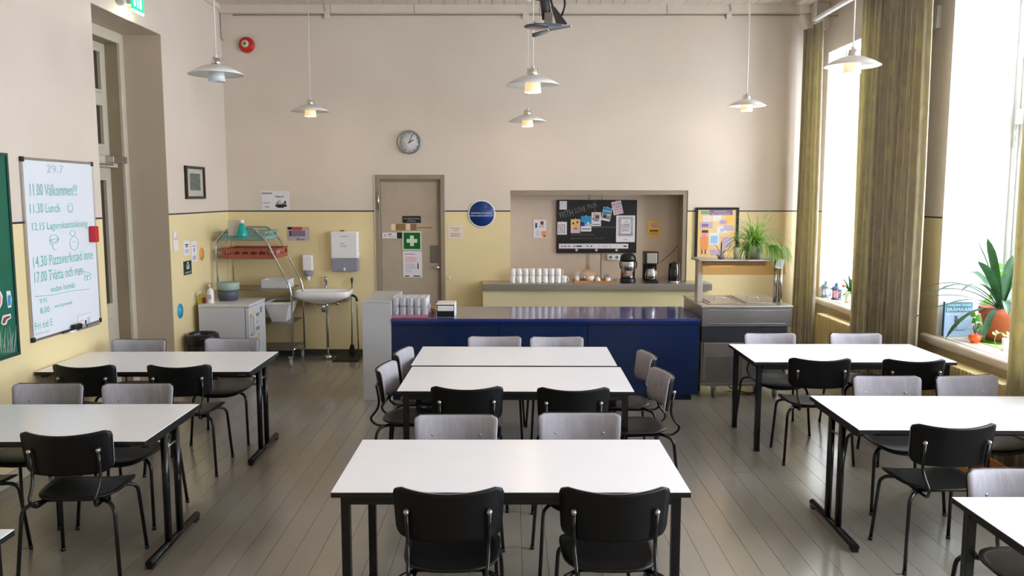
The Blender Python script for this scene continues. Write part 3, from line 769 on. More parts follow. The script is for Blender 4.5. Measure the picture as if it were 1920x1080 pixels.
# ------------------------------------------------------------------ blue serving counter and pale cabinet
def W(loc): return loc
t = thing('serving_counter', 'long navy blue serving counter with glossy top in front of the coffee niche', 'counter', (0.34, 8.6, 0))
CX0, CX1, CY0, CY1 = -1.186, 1.876, 8.17, 9.08
MB().box(CX0, CX1-0.01, CY0+0.03, CY1-0.02, 0.06, 0.80).build('body', M_NAVY, t, True)
MB().box(CX0, CX1+0.004, CY0-0.006, CY1, 0.802, 0.832, bev=0.003).build('countertop', M_NAVYT, t, True)
MB().box(CX0+0.005, CX1-0.06, CY0+0.045, CY1-0.05, 0.0, 0.06).build('plinth', mat('dark_plinth', (14, 20, 42), 0.4), t, True)
px_ = [at(732, 700, Y=CY0).x, at(936, 700, Y=CY0).x, at(1101, 700, Y=CY0).x, CX1]
MB().box(CX0+0.003, CX1-0.002, CY0+0.004, CY0+0.03, 0.772, 0.800, bev=0.001).build('top_band', M_NAVY, t, True)
for i in range(3): MB().box(max(px_[i], CX0)+0.003, px_[i+1]-0.003, CY0+0.006, CY0+0.03, 0.062, 0.766, bev=0.001, seg=1).build('front_panel', M_NAVY, t, True)
t = thing('end_cabinet', 'plain pale grey cabinet standing at the left end of the blue counter', 'cabinet', (-1.33, 8.6, 0))
MB().box(-1.478, -1.19, 8.18, 9.05, 0.0, 0.99, bev=0.002).build('side_panel', M_GREYW, t, True)
MB().box(-1.482, -1.19, 8.176, 9.054, 0.991, 1.008, bev=0.002).build('top_board', M_GREYW, t, True)

# back counter with steel shelf under the niche
t = thing('back_counter', 'cream boxed back counter with brushed steel top below the niche', 'counter', (1.06, 10.35, 0))
MB().box(-0.345, 2.44, 10.20, YB-0.002, 0, 0.886).build('body', mat('cream_panel', (226, 212, 168), 0.4), t, True)
tb = MB(); tb.box(-0.352, 2.472, 10.145, YB-0.002, 0.888, 0.970, bev=0.004); tb.box(NX0+0.001, NX1-0.056, YB-0.002, YB+0.30, 0.931, 0.970)
tb.build('steel_top', M_STEEL, t, True)
SZ = 0.971   # steel shelf level

# mugs: two layers of cylinders with handles
def make_mug(label, group, r=0.036, h=0.088):
    m = MB(); m.lathe([(0, 0), (r*0.92, 0), (r, 0.006), (r, h), (r-0.004, h), (r-0.004, 0.01), (0, 0.008)], n=20)
    o = m.build('mug', M_CERAM); tag(o, label, 'mug', group)
    MB().tube([(r*math.cos(.4)-0.004, -0.012, h*0.82), (r+0.018, -0.014, h*0.80), (r+0.026, -0.016, h*0.5), (r+0.016, -0.014, h*0.24), (r*math.cos(.4)-0.004, -0.012, h*0.2)], 0.005, 8).build('handle', M_CERAM, o)
    return o
mug0 = make_mug('white mug in the two-high stack at the left of the coffee shelf', 'stacked white mugs on the steel shelf')
first = True
for c_ in range(8):
    for lay in range(2):
        for row in range(1):
            o = mug0 if first else copy_tree(mug0); first = False
            q = at(962+c_*12.1, 530, Y=10.25)
            o['label'] = 'white mug, %s layer, %s column from the left of the stack on the steel shelf' % (('bottom', 'top')[lay], ('first', 'second', 'third', 'fourth', 'fifth', 'sixth', 'seventh', 'eighth')[c_])
            o.location = (q.x+random.uniform(-.001, .001), 10.27+row*0.10, SZ+lay*0.089); o.rotation_euler = (0, 0, random.uniform(-.3, .1))
o = copy_tree(mug0); q = at(1058, 530, Y=10.25); o.location = (q.x, 10.27, SZ); del o['group']; o['label'] = 'single white mug at the right end of the stacked mugs'

# wooden tray with small things
q0, q1 = at(1076, 528, Y=10.30).x, at(1152, 528, Y=10.30).x
tr_ = MB(); cxm = (q0+q1)/2; tr_.box(q0, q1, 10.19, 10.44, SZ, SZ+0.008); 
for (a, b, c, d) in ((q0, q1, 10.19, 10.205), (q0, q1, 10.425, 10.44), (q0, q0+.015, 10.205, 10.425), (q1-.015, q1, 10.205, 10.425)): tr_.box(a, b, c, d, SZ+0.008, SZ+0.03)
o = origin_to(tr_.build('serving_tray', M_WOOD), (cxm, 10.31, SZ)); tag(o, 'shallow wicker tray holding sugar and cream beside the pump flask', 'tray')
TY = SZ+0.009
def pos(px, Y=10.28): return at(px, 525, Y=Y).x
o = MB().lathe([(0, 0), (.026, 0), (.030, .07), (.028, .07), (.024, .006), (0, .006)], n=16).build('glass_tumbler', M_CERAM); o.location = (pos(1082), 10.27, TY); tag(o, 'small white cup with stirring sticks at the left of the tray', 'cup')
st = MB()
for i in range(5): st.tube([(0.01*math.cos(i), 0.01*math.sin(i), 0.006), (-0.035+0.018*i, 0.012*math.sin(i*2), 0.125+0.004*i)], 0.0025, 6)
sto = st.build('stirring_sticks', M_PAPER); sto.location = o.location; sto['kind'] = 'stuff'; tag(sto, 'pale stirring sticks leaning in the small white cup', 'sticks')
for i, (pxx, hh, mm, lb) in enumerate([(1090, 0.075, M_STEELD, 'slim dark steel shaker standing on the wicker tray'), (1095, 0.078, M_STEELL, 'slim bright steel shaker standing on the wicker tray')]):
    o = MB().lathe([(0, 0), (.014, 0), (.014, hh-0.015), (.011, hh), (0, hh+0.003)], n=14).build('shaker', mm); o.location = (pos(pxx), 10.25, TY); tag(o, lb, 'shaker')
o = MB().lathe([(0, 0), (.035, 0), (.05, .03), (.05, .075), (.047, .075), (.045, .03), (0, .008)], n=20).build('sugar_bowl', M_CERAM); o.location = (pos(1107), 10.30, TY); tag(o, 'white sugar bowl under the tilted wooden plate on the tray', 'bowl')
q = MB(); q.lathe([(0, 0), (.075, .004), (.082, .012), (.078, .016), (0, .008)], n=26)
o = q.build('wooden_plate', mat('pale_wood_plate', (196, 158, 128), 0.5)); o.location = (pos(1105), 10.34, TY+0.095); o.rotation_euler = (0.55, 0.1, 0); tag(o, 'round pale wooden lid leaning over the sugar bowl', 'plate')
o = MB().lathe([(0, 0), (.036, 0), (.030, .03), (.022, .055), (.010, .06), (0, .066)], n=16).build('milk_jug', M_CERAM); o.location = (pos(1121), 10.26, TY); tag(o, 'small white conical creamer in the middle of the tray', 'jug')
o = MB().lathe([(0, 0), (.034, 0), (.034, .095), (.030, .095), (.030, .006), (0, .006)], n=18).build('glass_jar', M_CLEAR); o.location = (pos(1138), 10.36, TY); tag(o, 'clear glass jar behind the enamel mug on the tray', 'jar')
MB().lathe([(0, .006), (.029, .007), (.029, .06), (0, .065)], n=14).build('spoon_sugar', mat('brown_sugar', (150, 96, 66), 0.8, var=0.3, vscale=60), o)
o = copy_tree(mug0); o.location = (pos(1140), 10.25, TY-0.001); del o['group']; o.scale = (0.9, 0.9, 0.62); o['label'] = 'low white enamel mug at the right end of the tray'

# pump flask
fx = pos(1177); t = thing('pump_flask', 'steel pump coffee flask with black lid beside the coffee maker', 'flask', (fx, 10.28, SZ))
MB().lathe([(0, 0), (.093, 0), (.097, .01), (.095, .05), (.088, .055), (0, .055)], n=28).build('base', M_BLACK, t)
MB().lathe([(.088, .055), (.088, .26), (.084, .27)], n=28).build('body', M_STEELL, t)
MB().lathe([(.086, .265), (.097, .275), (.10, .30), (.09, .335), (.06, .36), (.03, .37), (0, .372)], n=28).build('lid', M_BLACK, t)
MB().tube(bez([(-.095, 0, .27), (-.105, -.02, .24), (-.095, -.03, .18)]), .008, 8).tube(bez([(.095, 0, .27), (.108, -.02, .24), (.095, -.03, .18)]), .008, 8).build('carry_handle', M_BLACK, t)
MB().box(-.02, .02, -.115, -.07, .28, .30, bev=.004).build('spout', M_BLACK, t)
O = Vector((fx, 10.28-0.0885, SZ)); 
lb = MB(); lb.box(-0.030, 0.045, -0.0915, -0.080, 0.10, 0.155); lb.build('label', mat('flask_label', (176, 120, 110), 0.6), t)
MB().box(0.0, 0.025, -0.0905, -0.080, 0.205, 0.228).build('sticker', M_PAPER, t); MB().box(0.02, 0.045, -0.0905, -0.075, 0.07, 0.095).build('sticker', M_PAPER, t)
text('KAFFE', Vector((fx+0.008, 10.28-0.0915, SZ+0.138)), *BACK, 0.06, 0.018, M_PAPER, t, lift=0.001); text('KAHVI', Vector((fx+0.008, 10.28-0.0915, SZ+0.115)), *BACK, 0.06, 0.018, M_PAPER, t, lift=0.001)
# coffee maker
fx = pos(1220); t = thing('coffee_maker', 'tall black and steel filter coffee maker between flask and kettle', 'coffee maker', (fx, 10.32, SZ))
MB().box(-.085, .085, -.12, .10, 0, .03, bev=.006).build('base', M_BLACK, t)
MB().box(-.085, .085, .03, .10, .03, .385, bev=.006).build('tower', M_BLACK, t)
MB().box(-.088, .088, -.10, .03, .235, .385, bev=.01).build('filter_housing', M_BLACK, t)
MB().box(-.062, .062, -.108, -.099, .245, .372, bev=.003).build('steel_front', M_STEELL, t)
jug = MB().lathe([(0, .032), (.06, .032), (.072, .06), (.07, .12), (.05, .17), (.045, .18)], (0, -.04, 0), 24).build('jug', M_STEELL, t)
MB().lathe([(.046, .178), (.05, .19), (.03, .205), (0, .207)], (0, -.04, 0), 20).build('jug_lid', M_BLACK, jug)
MB().tube(bez([(.03, -.10, .17), (.04, -.15, .16), (.05, -.15, .08), (.05, -.10, .06)]), .008, 8).build('jug_handle', M_STEEL, jug)
# kettle
fx = pos(1264); t = thing('electric_kettle', 'glossy black electric kettle at the right end of the steel shelf', 'kettle', (fx, 10.30, SZ))
MB().lathe([(0, 0), (.078, 0), (.08, .008), (.078, .022), (0, .022)], n=28).build('base', M_STEELL, t)
MB().lathe([(0, .024), (.074, .024), (.076, .05), (.072, .15), (.066, .225), (.06, .24), (.02, .25), (0, .25)], n=28).build('body', mat('gloss_black', (12, 13, 15), 0.08, coat=0.5), t)
MB().tube(bez([(.0, .06, .235), (.0, .12, .22), (.0, .125, .10), (.0, .072, .06)]), .011, 10).build('handle', M_BLACK, t)
MB().lathe([(.008, .25), (.012, .262), (0, .265)], n=12).build('lid_knob', M_BLACK, t)
# cable and white pipe in the niche
pa, pb = at(1238, 492, Y=10.6), at(1276, 452, Y=10.85)
o = MB().tube([pa, Vector((pb.x-0.10, 10.83, pb.z-0.14)), pb], .004, 6).build('kettle_cable', M_BLACK); origin_to(o, pa); tag(o, 'thin black cable running diagonally across the niche to the white pipe', 'cable')
xp = at(1276, 450, Y=10.82).x
o = MB().tube([(xp, 10.83, SZ), (xp, 10.83, at(1276, 421, Y=10.83).z)], .028, 12).build('wall_pipe', mat('cream_pipe', (226, 206, 160), 0.4)); origin_to(o, (xp, 10.83, SZ)); tag(o, 'cream pipe standing in the right corner of the niche', 'pipe')
# wall socket under the board
q = at(1150, 482, Y=10.90); o = MB().box(q.x-.085, q.x+.085, 10.86, 10.908, q.z-.035, q.z+.035, bev=.006).build('wall_socket', M_WHITE); origin_to(o, q); tag(o, 'white double socket below the chalkboard in the niche', 'socket')
for s in (-1, 1): MB().lathe([(.022, -.002), (.022, .001), (0, .001)], (s*.042, 10.858-q.y, 0), 14, axis='y').build('socket_hole', M_GREYP, o)
xq = at(1102, 480, Y=10.90).x
o = MB().tube([(xq, 10.90, at(1102, 474, Y=10.9).z), (xq, 10.90, at(1102, 503, Y=10.9).z)], .004, 6).build('wall_cable', M_CORD); origin_to(o, (xq, 10.9, 1.3)); tag(o, 'short pale cable hanging below the chalkboard', 'cable')

# ------------------------------------------------------------------ papers and signs
def panel(name, label, cat, rect, plane, depth=0.004, base=M_PAPER, group=None, Y=None, X=None, prints=(), texts=(), rot=0.0, bev=False):
    """flat object pinned on a wall. rect = pixel box (x0,y0,x1,y1) in the photo; prints (u0,v0,u1,v1,mat) in 0..1 (v up)"""
    x0, y0, x1, y1 = rect
    if plane == 'back':
        a, b = at(x0, y1, Y=Y), at(x1, y0, Y=Y); U, V, N = BACK; c = Vector(((a.x+b.x)/2, Y, (a.z+b.z)/2)); w_, h_ = b.x-a.x, b.z-a.z
    else:
        ym = (y0+y1)/2; a, b = at(x0, ym, X=X), at(x1, ym, X=X); U, V, N = LEFT
        xm = (x0+x1)/2; lo, hi = at(xm, y1, X=X), at(xm, y0, X=X)
        c = Vector((X, (a.y+b.y)/2, (lo.z+hi.z)/2)); w_, h_ = b.y-a.y, hi.z-lo.z
    if rot: 
        cr, sr = math.cos(rot), math.sin(rot); U, V = U*cr+V*sr, V*cr-U*sr
    t_ = thing(name, label, cat, c, 0, group)
    O0 = Vector((0, 0, 0))
    MB().obox(O0, U, V, N, -w_/2, w_/2, -h_/2, h_/2, 0, depth, None).build('sheet' if depth < 0.01 else 'board', base, t_)
    if prints:
        pm = MB()
        for i, (u0, v0, u1, v1, m) in enumerate(prints):
            pm.obox(O0, U, V, N, (u0-.5)*w_, (u1-.5)*w_, (v0-.5)*h_, (v1-.5)*h_, depth, depth+0.0006+0.00015*i, m)
        pr_ = pm.build('print', None, t_, fixn=True)
        if len(prints) > 2: pr_['kind'] = 'stuff'
    for (s, u, v, tw, th, m) in texts:
        text(s, c+U*((u-.5)*w_)+V*((v-.5)*h_), U, V, N, tw*w_, th*h_, m, t_, lift=depth+0.0035)
    return t_, c, U, V, N, w_, h_
def lines(u0, u1, v0, v1, n, m, frac=0.45, rnd=3):
    r_ = random.Random(rnd); out = []
    for i in range(n):
        v = v1-(v1-v0)*(i+.5)/n; hh = (v1-v0)/n*frac/2
        out.append((u0, v-hh, u0+(u1-u0)*r_.uniform(.55, 1.0), v+hh, m))
    return out
YW = YB-0.001
panel('dish_sign', 'white landscape sign for dishes with a drawing of a crate, above the dish rack', 'sign', (491, 358, 542, 394), 'back', Y=YW,
      prints=[(.50, .17, .90, .30, M_INK), (.56, .12, .80, .20, M_INK), (.54, .28, .60, .42, M_GREYP), (.60, .30, .70, .52, M_PALEG), (.72, .28, .88, .38, M_GREYP), (.82, .36, .88, .48, M_INK), (.05, .36, .30, .39, M_GREYP), (.12, .15, .28, .19, M_GREYP)],
      texts=[('DISKARNA', .22, .88, .36, .10, M_INK), ('TISKIT', .65, .70, .34, .10, M_INK)])
panel('hygiene_notice', 'small faded laminated notice with red heading left of the paper towel dispenser', 'notice', (540, 425, 580, 451), 'back', Y=YW, base=M_PALEG,
      prints=[(.0, .80, .2, .98, M_INK), (.2, .74, .66, .98, M_REDP), (.66, .82, .98, .95, M_ORG), (.06, .30, .80, .72, M_PUR), (.08, .34, .16, .68, M_BROWN), (.40, .04, .56, .18, M_GREYP), (.6, .05, .78, .12, M_OLIVE)])
LYD = LY-0.001
panel('door_nameplate', 'small black plate with two lines of white text on the grey door', 'sign', (755, 405, 789, 418), 'back', Y=LYD, base=M_INK,
      texts=[('VAIN HENKILÖKUNNALLE', .5, .66, .88, .26, M_PALEG), ('STAFF ONLY', .5, .28, .46, .24, M_PALEG)])
panel('tape_strip', 'worn strip of brown tape across the grey door above the first aid sign', 'tape', (732, 419, 811, 433), 'back', Y=LYD, depth=.002, base=mat('tan_tape', (186, 164, 136), 0.3),
      prints=[(.02, .08, .12, .95, mat('pale_tape', (232, 206, 180), 0.3)), (.13, .08, .36, .95, mat('olive_tape', (140, 116, 72), 0.3)), (.37, .08, .47, .95, mat('pale_tape', (232, 206, 180), 0.3)), (.48, .08, .62, .95, mat('brown_tape', (128, 104, 80), 0.3)), (.64, .38, .99, .50, mat('brown_tape', (128, 104, 80), 0.3))])
panel('door_label', 'small white label with a black end on the left of the grey door', 'label', (717, 436, 754, 447), 'back', Y=LYD,
      prints=[(.74, .0, 1, 1, M_INK), (.1, .3, .2, .7, M_LIL), (.3, .6, .48, .8, M_GREYP), (.3, .32, .66, .38, M_GREYP)])
panel('first_aid_sign', 'green square first aid sign with a pale cross on the grey door', 'sign', (755, 434, 790, 469), 'back', Y=LYD, base=M_LUMG,
      prints=[(.06, .06, .94, .94, M_GREENS), (.40, .22, .60, .78, M_LUMG), (.22, .40, .78, .60, M_LUMG)])
panel('door_notice', 'white printed notice sheet hanging under the green first aid sign', 'notice', (756, 471, 791, 520), 'back', Y=LYD,
      prints=lines(.1, .9, .86, .92, 1, M_GREYP)+lines(.12, .9, .58, .80, 4, M_PINK)+lines(.12, .8, .30, .55, 6, M_PALEG)+[(.76, .32, .82, .54, M_INK)]+lines(.12, .6, .2, .28, 2, M_PALEG)+[(.1, .03, .32, .07, M_INK), (.55, .03, .9, .07, M_INK)])
panel('entrance_note', 'small cream note with four lines of text right of the grey door', 'note', (840, 422, 868, 447), 'back', Y=YW, base=mat('cream_paper', (232, 216, 200), 0.7),
      texts=[('Dörr öppnas', .5, .76, .6, .11, M_INK), ('i april', .5, .60, .35, .11, M_INK), ('Ovi avataan', .5, .36, .6, .10, M_INK), ('huhtikuussa', .5, .20, .62, .10, M_INK)])
# round blue sign
q = at(903, 401, Y=YW); t = thing('round_sign', 'round blue sign with white rim and two text lines beside the niche', 'sign', q)
MB().lathe([(0, 0), (.172, 0), (.172, -.008), (.158, -.010), (.158, -.006), (0, -.006)], n=48, axis='y').build('rim', M_WHITE, t)
MB().lathe([(0, -.0062), (.158, -.0062), (.157, -.009), (0, -.009)], n=48, axis='y').build('disc', M_NAVYP, t)
text('DESINFICERA DINA HÄNDER', q+Vector((0, 0, .012)), *BACK, .27, .022, M_WHITE, t, lift=.0105); text('MUISTA KÄSIEN DESINFIOINTI', q+Vector((0, 0, -.022)), *BACK, .29, .020, M_WHITE, t, lift=.0105)
# clock
q = at(768, 267, Y=YW); t = thing('wall_clock', 'round wall clock with grey rim above the grey door', 'clock', q)
MB().lathe([(.0, 0), (.146, 0), (.148, -.03), (.138, -.042), (.128, -.034), (.128, -.02)], n=48, axis='y').build('rim', mat('clock_grey_rim', (150, 148, 146), 0.3, 0.4), t)
MB().lathe([(0, -.018), (.129, -.018), (.129, -.0205), (0, -.0205)], n=48, axis='y').build('dial', mat('clock_dial', (214, 212, 214), 0.4), t)
mk = MB()
for i in range(12):
    a = i*PI/6; d = Vector((math.sin(a), 0, math.cos(a))); pz = Vector((math.cos(a), 0, -math.sin(a)))
    mk.obox(Vector((0, -.0206, 0)), pz, d, -YV, -.0025, .0025, .098, .119, 0, .001)
mk.build('hour_marks', M_INK, t)['kind'] = 'stuff'
for nm, a, l, w_ in (('hour_hand', math.radians(62), .062, .005), ('minute_hand', math.radians(22), .105, .0035)):
    d = Vector((math.sin(a), 0, math.cos(a))); pz = Vector((math.cos(a), 0, -math.sin(a)))
    MB().obox(Vector((0, -.023, 0)), pz, d, -YV, -w_, w_, -.015, l, 0, .002).build(nm, M_INK, t)
# alarm bell
q = at(464, 85, Y=YW); t = thing('alarm_bell', 'round red alarm sounder high on the wall near the left corner', 'alarm', q)
MB().lathe([(0, 0), (.085, 0), (.096, -.02), (.092, -.05), (.07, -.06), (0, -.06)], n=32, axis='y').build('housing', M_RED, t)
MB().lathe([(0, -.0605), (.046, -.0605), (.044, -.066), (0, -.068)], (-.012, 0, .01), n=24, axis='y').build('centre_cap', mat('pale_badge', (200, 196, 178), 0.4), t)
MB().lathe([(0, -.068), (.016, -.068), (.014, -.074), (0, -.074)], (-.012, 0, .012), n=16, axis='y').build('emblem', M_GREENS, t)

# chalkboard in the niche and what is pinned to it
NY = YB+0.358
x0, y0, x1, y1 = 1043, 375, 1194, 474
t = panel('chalkboard', 'black chalkboard with chalk writing and pinned postcards in the niche', 'board', (x0, y0, x1, y1), 'back', Y=NY, depth=.03, base=M_CHBRD)
bt, bc, U, V, N, bw_, bh_ = t
CY = NY-0.031
def bpt(px, py): return at(px, py, Y=CY)
cc = U.copy()
def chalk(s, px, py, wpx, hpx, ang, m=M_CHALK):
    o_ = bpt(px, py); sc = (bpt(px+10, py).x-o_.x)/10; ca, sa = math.cos(ang), math.sin(ang)
    text(s, o_, XV*ca+ZV*sa, ZV*ca-XV*sa, -YV, wpx*sc, hpx*sc, m, bt, name='chalk_writing', lift=.001)
chalk('WITH', 1061, 401, 27, 12, .2); chalk('LOVE', 1088, 393, 20, 10, .2); chalk('FROM', 1110, 386, 17, 8, .2)
DIM = mat('faint_chalk', (92, 94, 92), 0.8)
chalk('#RESTAURANGKANSLI', 1092, 440, 44, 4.5, 0, DIM); chalk('@postkort_hem_till_alla', 1101, 447, 62, 5, 0, DIM)
jn = MB(); a_, b_ = bpt(1109, 431), bpt(1154, 424)
jn.obox(Vector((0, CY-NY, 0)), XV, ZV, -YV, a_.x-bc.x, b_.x-bc.x, bpt(0, 426).z-bc.z-.002, bpt(0, 426).z-bc.z+.002, 0, .0015)
jn.obox(Vector((0, CY-NY, 0)), XV, ZV, -YV, bpt(1119, 0).x-bc.x-.002, bpt(1119, 0).x-bc.x+.002, bpt(0, 398).z-bc.z, bh_/2-.002, 0, .0015)
jn.build('chalk_line', M_GREYP, bt)
cards = [('postcard', 'small plain white card at the top left corner of the chalkboard', (1049, 377, 1063, 393), 0, M_PAPER, []),
 ('postcard', 'white postcard printed with rows of small figures at the left of the chalkboard', (1045, 416, 1063, 440), 0, M_PAPER, [(.12+.2*i, .12+.15*j, .2+.2*i, .22+.15*j, (M_INK, M_PUR, M_GREYP)[(i+j) % 3]) for i in range(4) for j in range(5)]),
 ('postcard', 'postcard with a yellow picture, second of the pinned row from the left', (1070, 411, 1088, 437), 0, mat('pink_card', (210, 180, 180), 0.6), [(.12, .45, .85, .92, M_YEL), (.18, .62, .36, .78, M_INK), (.6, .7, .8, .86, M_BROWN), (.35, .5, .7, .62, M_ORG), (.3, .25, .7, .4, M_GREYP)]),
 ('postcard', 'postcard with a deep blue picture over a white caption strip', (1089, 405, 1109, 434), 0, M_BLUEP, [(.0, .0, 1, .34, M_PAPER), (.42, .34, .98, .48, M_PALEG), (.58, .48, .8, .6, M_PAPER), (.0, .34, .3, .6, M_NAVYP), (.08, .12, .9, .20, M_GREYP)]),
 ('postcard', 'white postcard with an orange and brown picture in the middle of the row', (1109, 398, 1127, 424), 0, M_PAPER, [(.15, .35, .85, .9, M_PALEG), (.18, .68, .6, .84, M_ORG), (.4, .55, .82, .78, M_BROWN), (.1, .45, .3, .6, M_BLUEP), (.35, .35, .7, .5, M_GREYP), (.1, .08, .9, .16, M_GREYP)]),
 ('postcard', 'tilted postcard with turquoise sky and dark street scene', (1129, 389, 1146, 414), -.20, M_PAPER, [(.05, .52, .95, .97, M_BLUEP), (.1, .68, .9, .78, M_SKYB), (.05, .14, .95, .52, M_GREYP), (.55, .4, .9, .52, M_YEL), (.2, .2, .5, .4, M_INK)]),
 ('postcard', 'pale pink postcard with small marks tilted at the top right of the row', (1148, 377, 1167, 402), .22, mat('pale_pink_card', (226, 206, 214), 0.6), [(.15+.22*i, .12+.2*j, .28+.22*i, .2+.2*j, (M_GREYP, M_PUR, M_PINK)[(2*i+j) % 3]) for i in range(4) for j in range(4)])]
for nm, lb, rc, ro, bm_, pr in cards:
    panel(nm, lb, 'postcard', rc, 'back', Y=CY-0.0012, depth=.001, base=bm_, rot=ro, prints=pr)
    if rc[1] != 377 or ro:
        cx_ = (rc[0]+rc[2])/2+(-2 if ro > 0 else 2 if ro < 0 else 0); pp = at(cx_, rc[1]+0.5, Y=CY-0.006)
        o = MB().box(pp.x-.004, pp.x+.004, CY-.012, CY-.003, pp.z-.01, pp.z+.016, bev=.001).build('clothes_peg', mat('pale_peg', (220, 206, 180), 0.6)); origin_to(o, pp)
        tag(o, 'tiny wooden peg holding ' + lb.split(' at ')[0].split(' in ')[0].replace('the ', ''), 'peg')
panel('drawing_sheet', 'large white sheet with a grey floral lettering print on the right of the chalkboard', 'poster', (1155, 404, 1191, 454), 'back', Y=CY-0.0012, depth=.001,
      prints=[(.1, .22, .9, .95, mat('floral_print', (176, 172, 182), 0.7, var=0.35, vscale=60)), (.26, .32, .76, .86, M_PAPER), (.1, .27, .9, .30, M_GREYP), (.4, .08, .6, .12, M_PALEG)],
      texts=[('Let', .55, .78, .2, .08, M_GREYP), ('LOVE', .5, .62, .42, .14, M_INK), ('BAKE', .5, .46, .38, .12, M_GREYP)])
panel('label_strip', 'long white strip of small labels along the bottom of the chalkboard', 'strip', (1048, 457, 1178, 466), 'back', Y=CY-0.0012, depth=.001,
      prints=[(u, .35, u+w_, .62, m_) for u, w_, m_ in ((.03, .03, M_GREYP), (.08, .02, M_INK), (.13, .03, M_GREYP), (.21, .03, M_PUR), (.25, .08, M_INK), (.40, .03, M_GREYP), (.46, .02, M_INK), (.57, .02, M_LIL), (.62, .03, M_PALEG), (.67, .03, M_PALEG), (.73, .02, M_LIL), (.83, .004, M_INK), (.93, .05, M_INK))])
for i, pxx in enumerate((1081, 1118, 1156)):
    pp = at(pxx, 469, Y=CY)
    o = MB().lathe([(0, -.001), (.016, -.001), (.016, -.006), (.006, -.0065), (0, -.005)], n=20, axis='y').build('magnet', M_WHITE); o.location = pp
    MB().lathe([(0, -.0066), (.005, -.0066), (.004, -.008), (0, -.008)], n=10, axis='y').build('magnet_dot', M_GREYP, o)
    tag(o, 'white round magnet at the bottom of the chalkboard, ' + ('the left one', 'the middle one', 'the right one')[i], 'magnet', 'round magnets on the chalkboard')
panel('niche_flyer', 'white flyer with an orange corner and dark figure left of the chalkboard', 'flyer', (1000, 412, 1024, 446), 'back', Y=NY,
      prints=[(.14, .55, .3, .82, mat('slate_print', (70, 80, 104), 0.6)), (.55, .72, .8, .92, M_BROWN), (.4, .62, .85, .66, M_GREYP), (.45, .55, .8, .58, M_PALEG), (.62, .1, 1, .38, M_ORG), (.78, .05, .95, .14, M_BROWN)]+lines(.2, .6, .12, .42, 4, M_PALEG))
panel('yellow_notice', 'small yellow notice with a brown bar right of the chalkboard', 'notice', (1215, 415, 1236, 444), 'back', Y=NY, base=M_YEL,
      prints=[(.25, .62, .8, .88, M_PINK), (.14, .34, .9, .45, M_BROWN), (.1, .12, .9, .32, mat('amber_print', (226, 170, 70), 0.6)), (.5, .7, .75, .82, M_LIL)])

# ------------------------------------------------------------------ things on the blue counter
CT = 0.833
gx0, gx1 = at(735, 596, Y=8.25).x, at(803, 596, Y=8.25).x
t = thing('glass_tray', 'pinkish clear plastic tray under the drinking glasses on the blue counter', 'tray', ((gx0+gx1)/2, 8.42, CT))
M_PINKT = mat('pink_clear_plastic', (222, 140, 158), 0.2, trans=0.35)
tw = (gx1-gx0)/2
MB().box(-tw, tw, -.20, .20, 0, .006, bev=.002).build('tray_floor', M_PINKT, t)
rm = MB(); rm.box(-tw, tw, -.20, -.194, .006, .03); rm.box(-tw, tw, .194, .20, .006, .03); rm.box(-tw, -tw+.006, -.194, .194, .006, .03); rm.box(tw-.006, tw, -.194, .194, .006, .03)
rm.build('tray_rim', M_PINKT, t)
gm = MB().lathe([(0, 0), (.026, 0), (.030, .02), (.033, .096), (.0305, .096), (.0275, .02), (.0, .008)], n=18).build('drinking_glass', M_CLEAR)
tag(gm, 'x', 'glass', 'clear drinking glasses on the pink tray'); first = True
cols, rows = 5, 5
for l in range(2):
    for r_ in range(rows):
        for c_ in range(cols):
            if l == 1 and r_ == rows-1: continue
            o = gm if first else gm.copy()
            if not first: COL.objects.link(o)
            first = False
            o.location = ((gx0+gx1)/2+(c_-2)*0.0715, 8.27+r_*0.0735, CT+0.007+l*0.0975)
            o['label'] = 'clear glass on the pink tray, %s layer, %s row, %s from the left' % (('lower', 'upper')[l], ('first', 'second', 'third', 'fourth', 'fifth')[r_], ('first', 'second', 'third', 'fourth', 'fifth')[c_])
# wooden bowl and napkin dispenser
o = MB().lathe([(0, 0), (.03, 0), (.075, .035), (.08, .055), (.075, .055), (.03, .01), (0, .01)], n=24).build('wooden_bowl', M_WOOD); o.location = (at(808, 580, Y=8.62).x, 8.66, CT); tag(o, 'small light wooden bowl between the glasses and the napkin dispenser', 'bowl')
nx0, nx1 = at(818, 590, Y=8.26).x, at(853, 590, Y=8.26).x
t = thing('napkin_dispenser', 'white and black napkin dispenser on the blue counter beside the glasses', 'dispenser', ((nx0+nx1)/2, 8.37, CT)); hw = (nx1-nx0)/2
MB().box(-hw, hw, -.11, .13, 0, .14, bev=.006).build('casing', M_WHITE, t)
MB().box(-hw+.006, hw-.006, -.114, -.108, .004, .128, bev=.003).build('black_front', M_BLACK, t)
MB().box(-hw+.012, hw-.012, -.122, -.113, .064, .118, bev=.006).build('napkin_stack', M_PAPER, t)

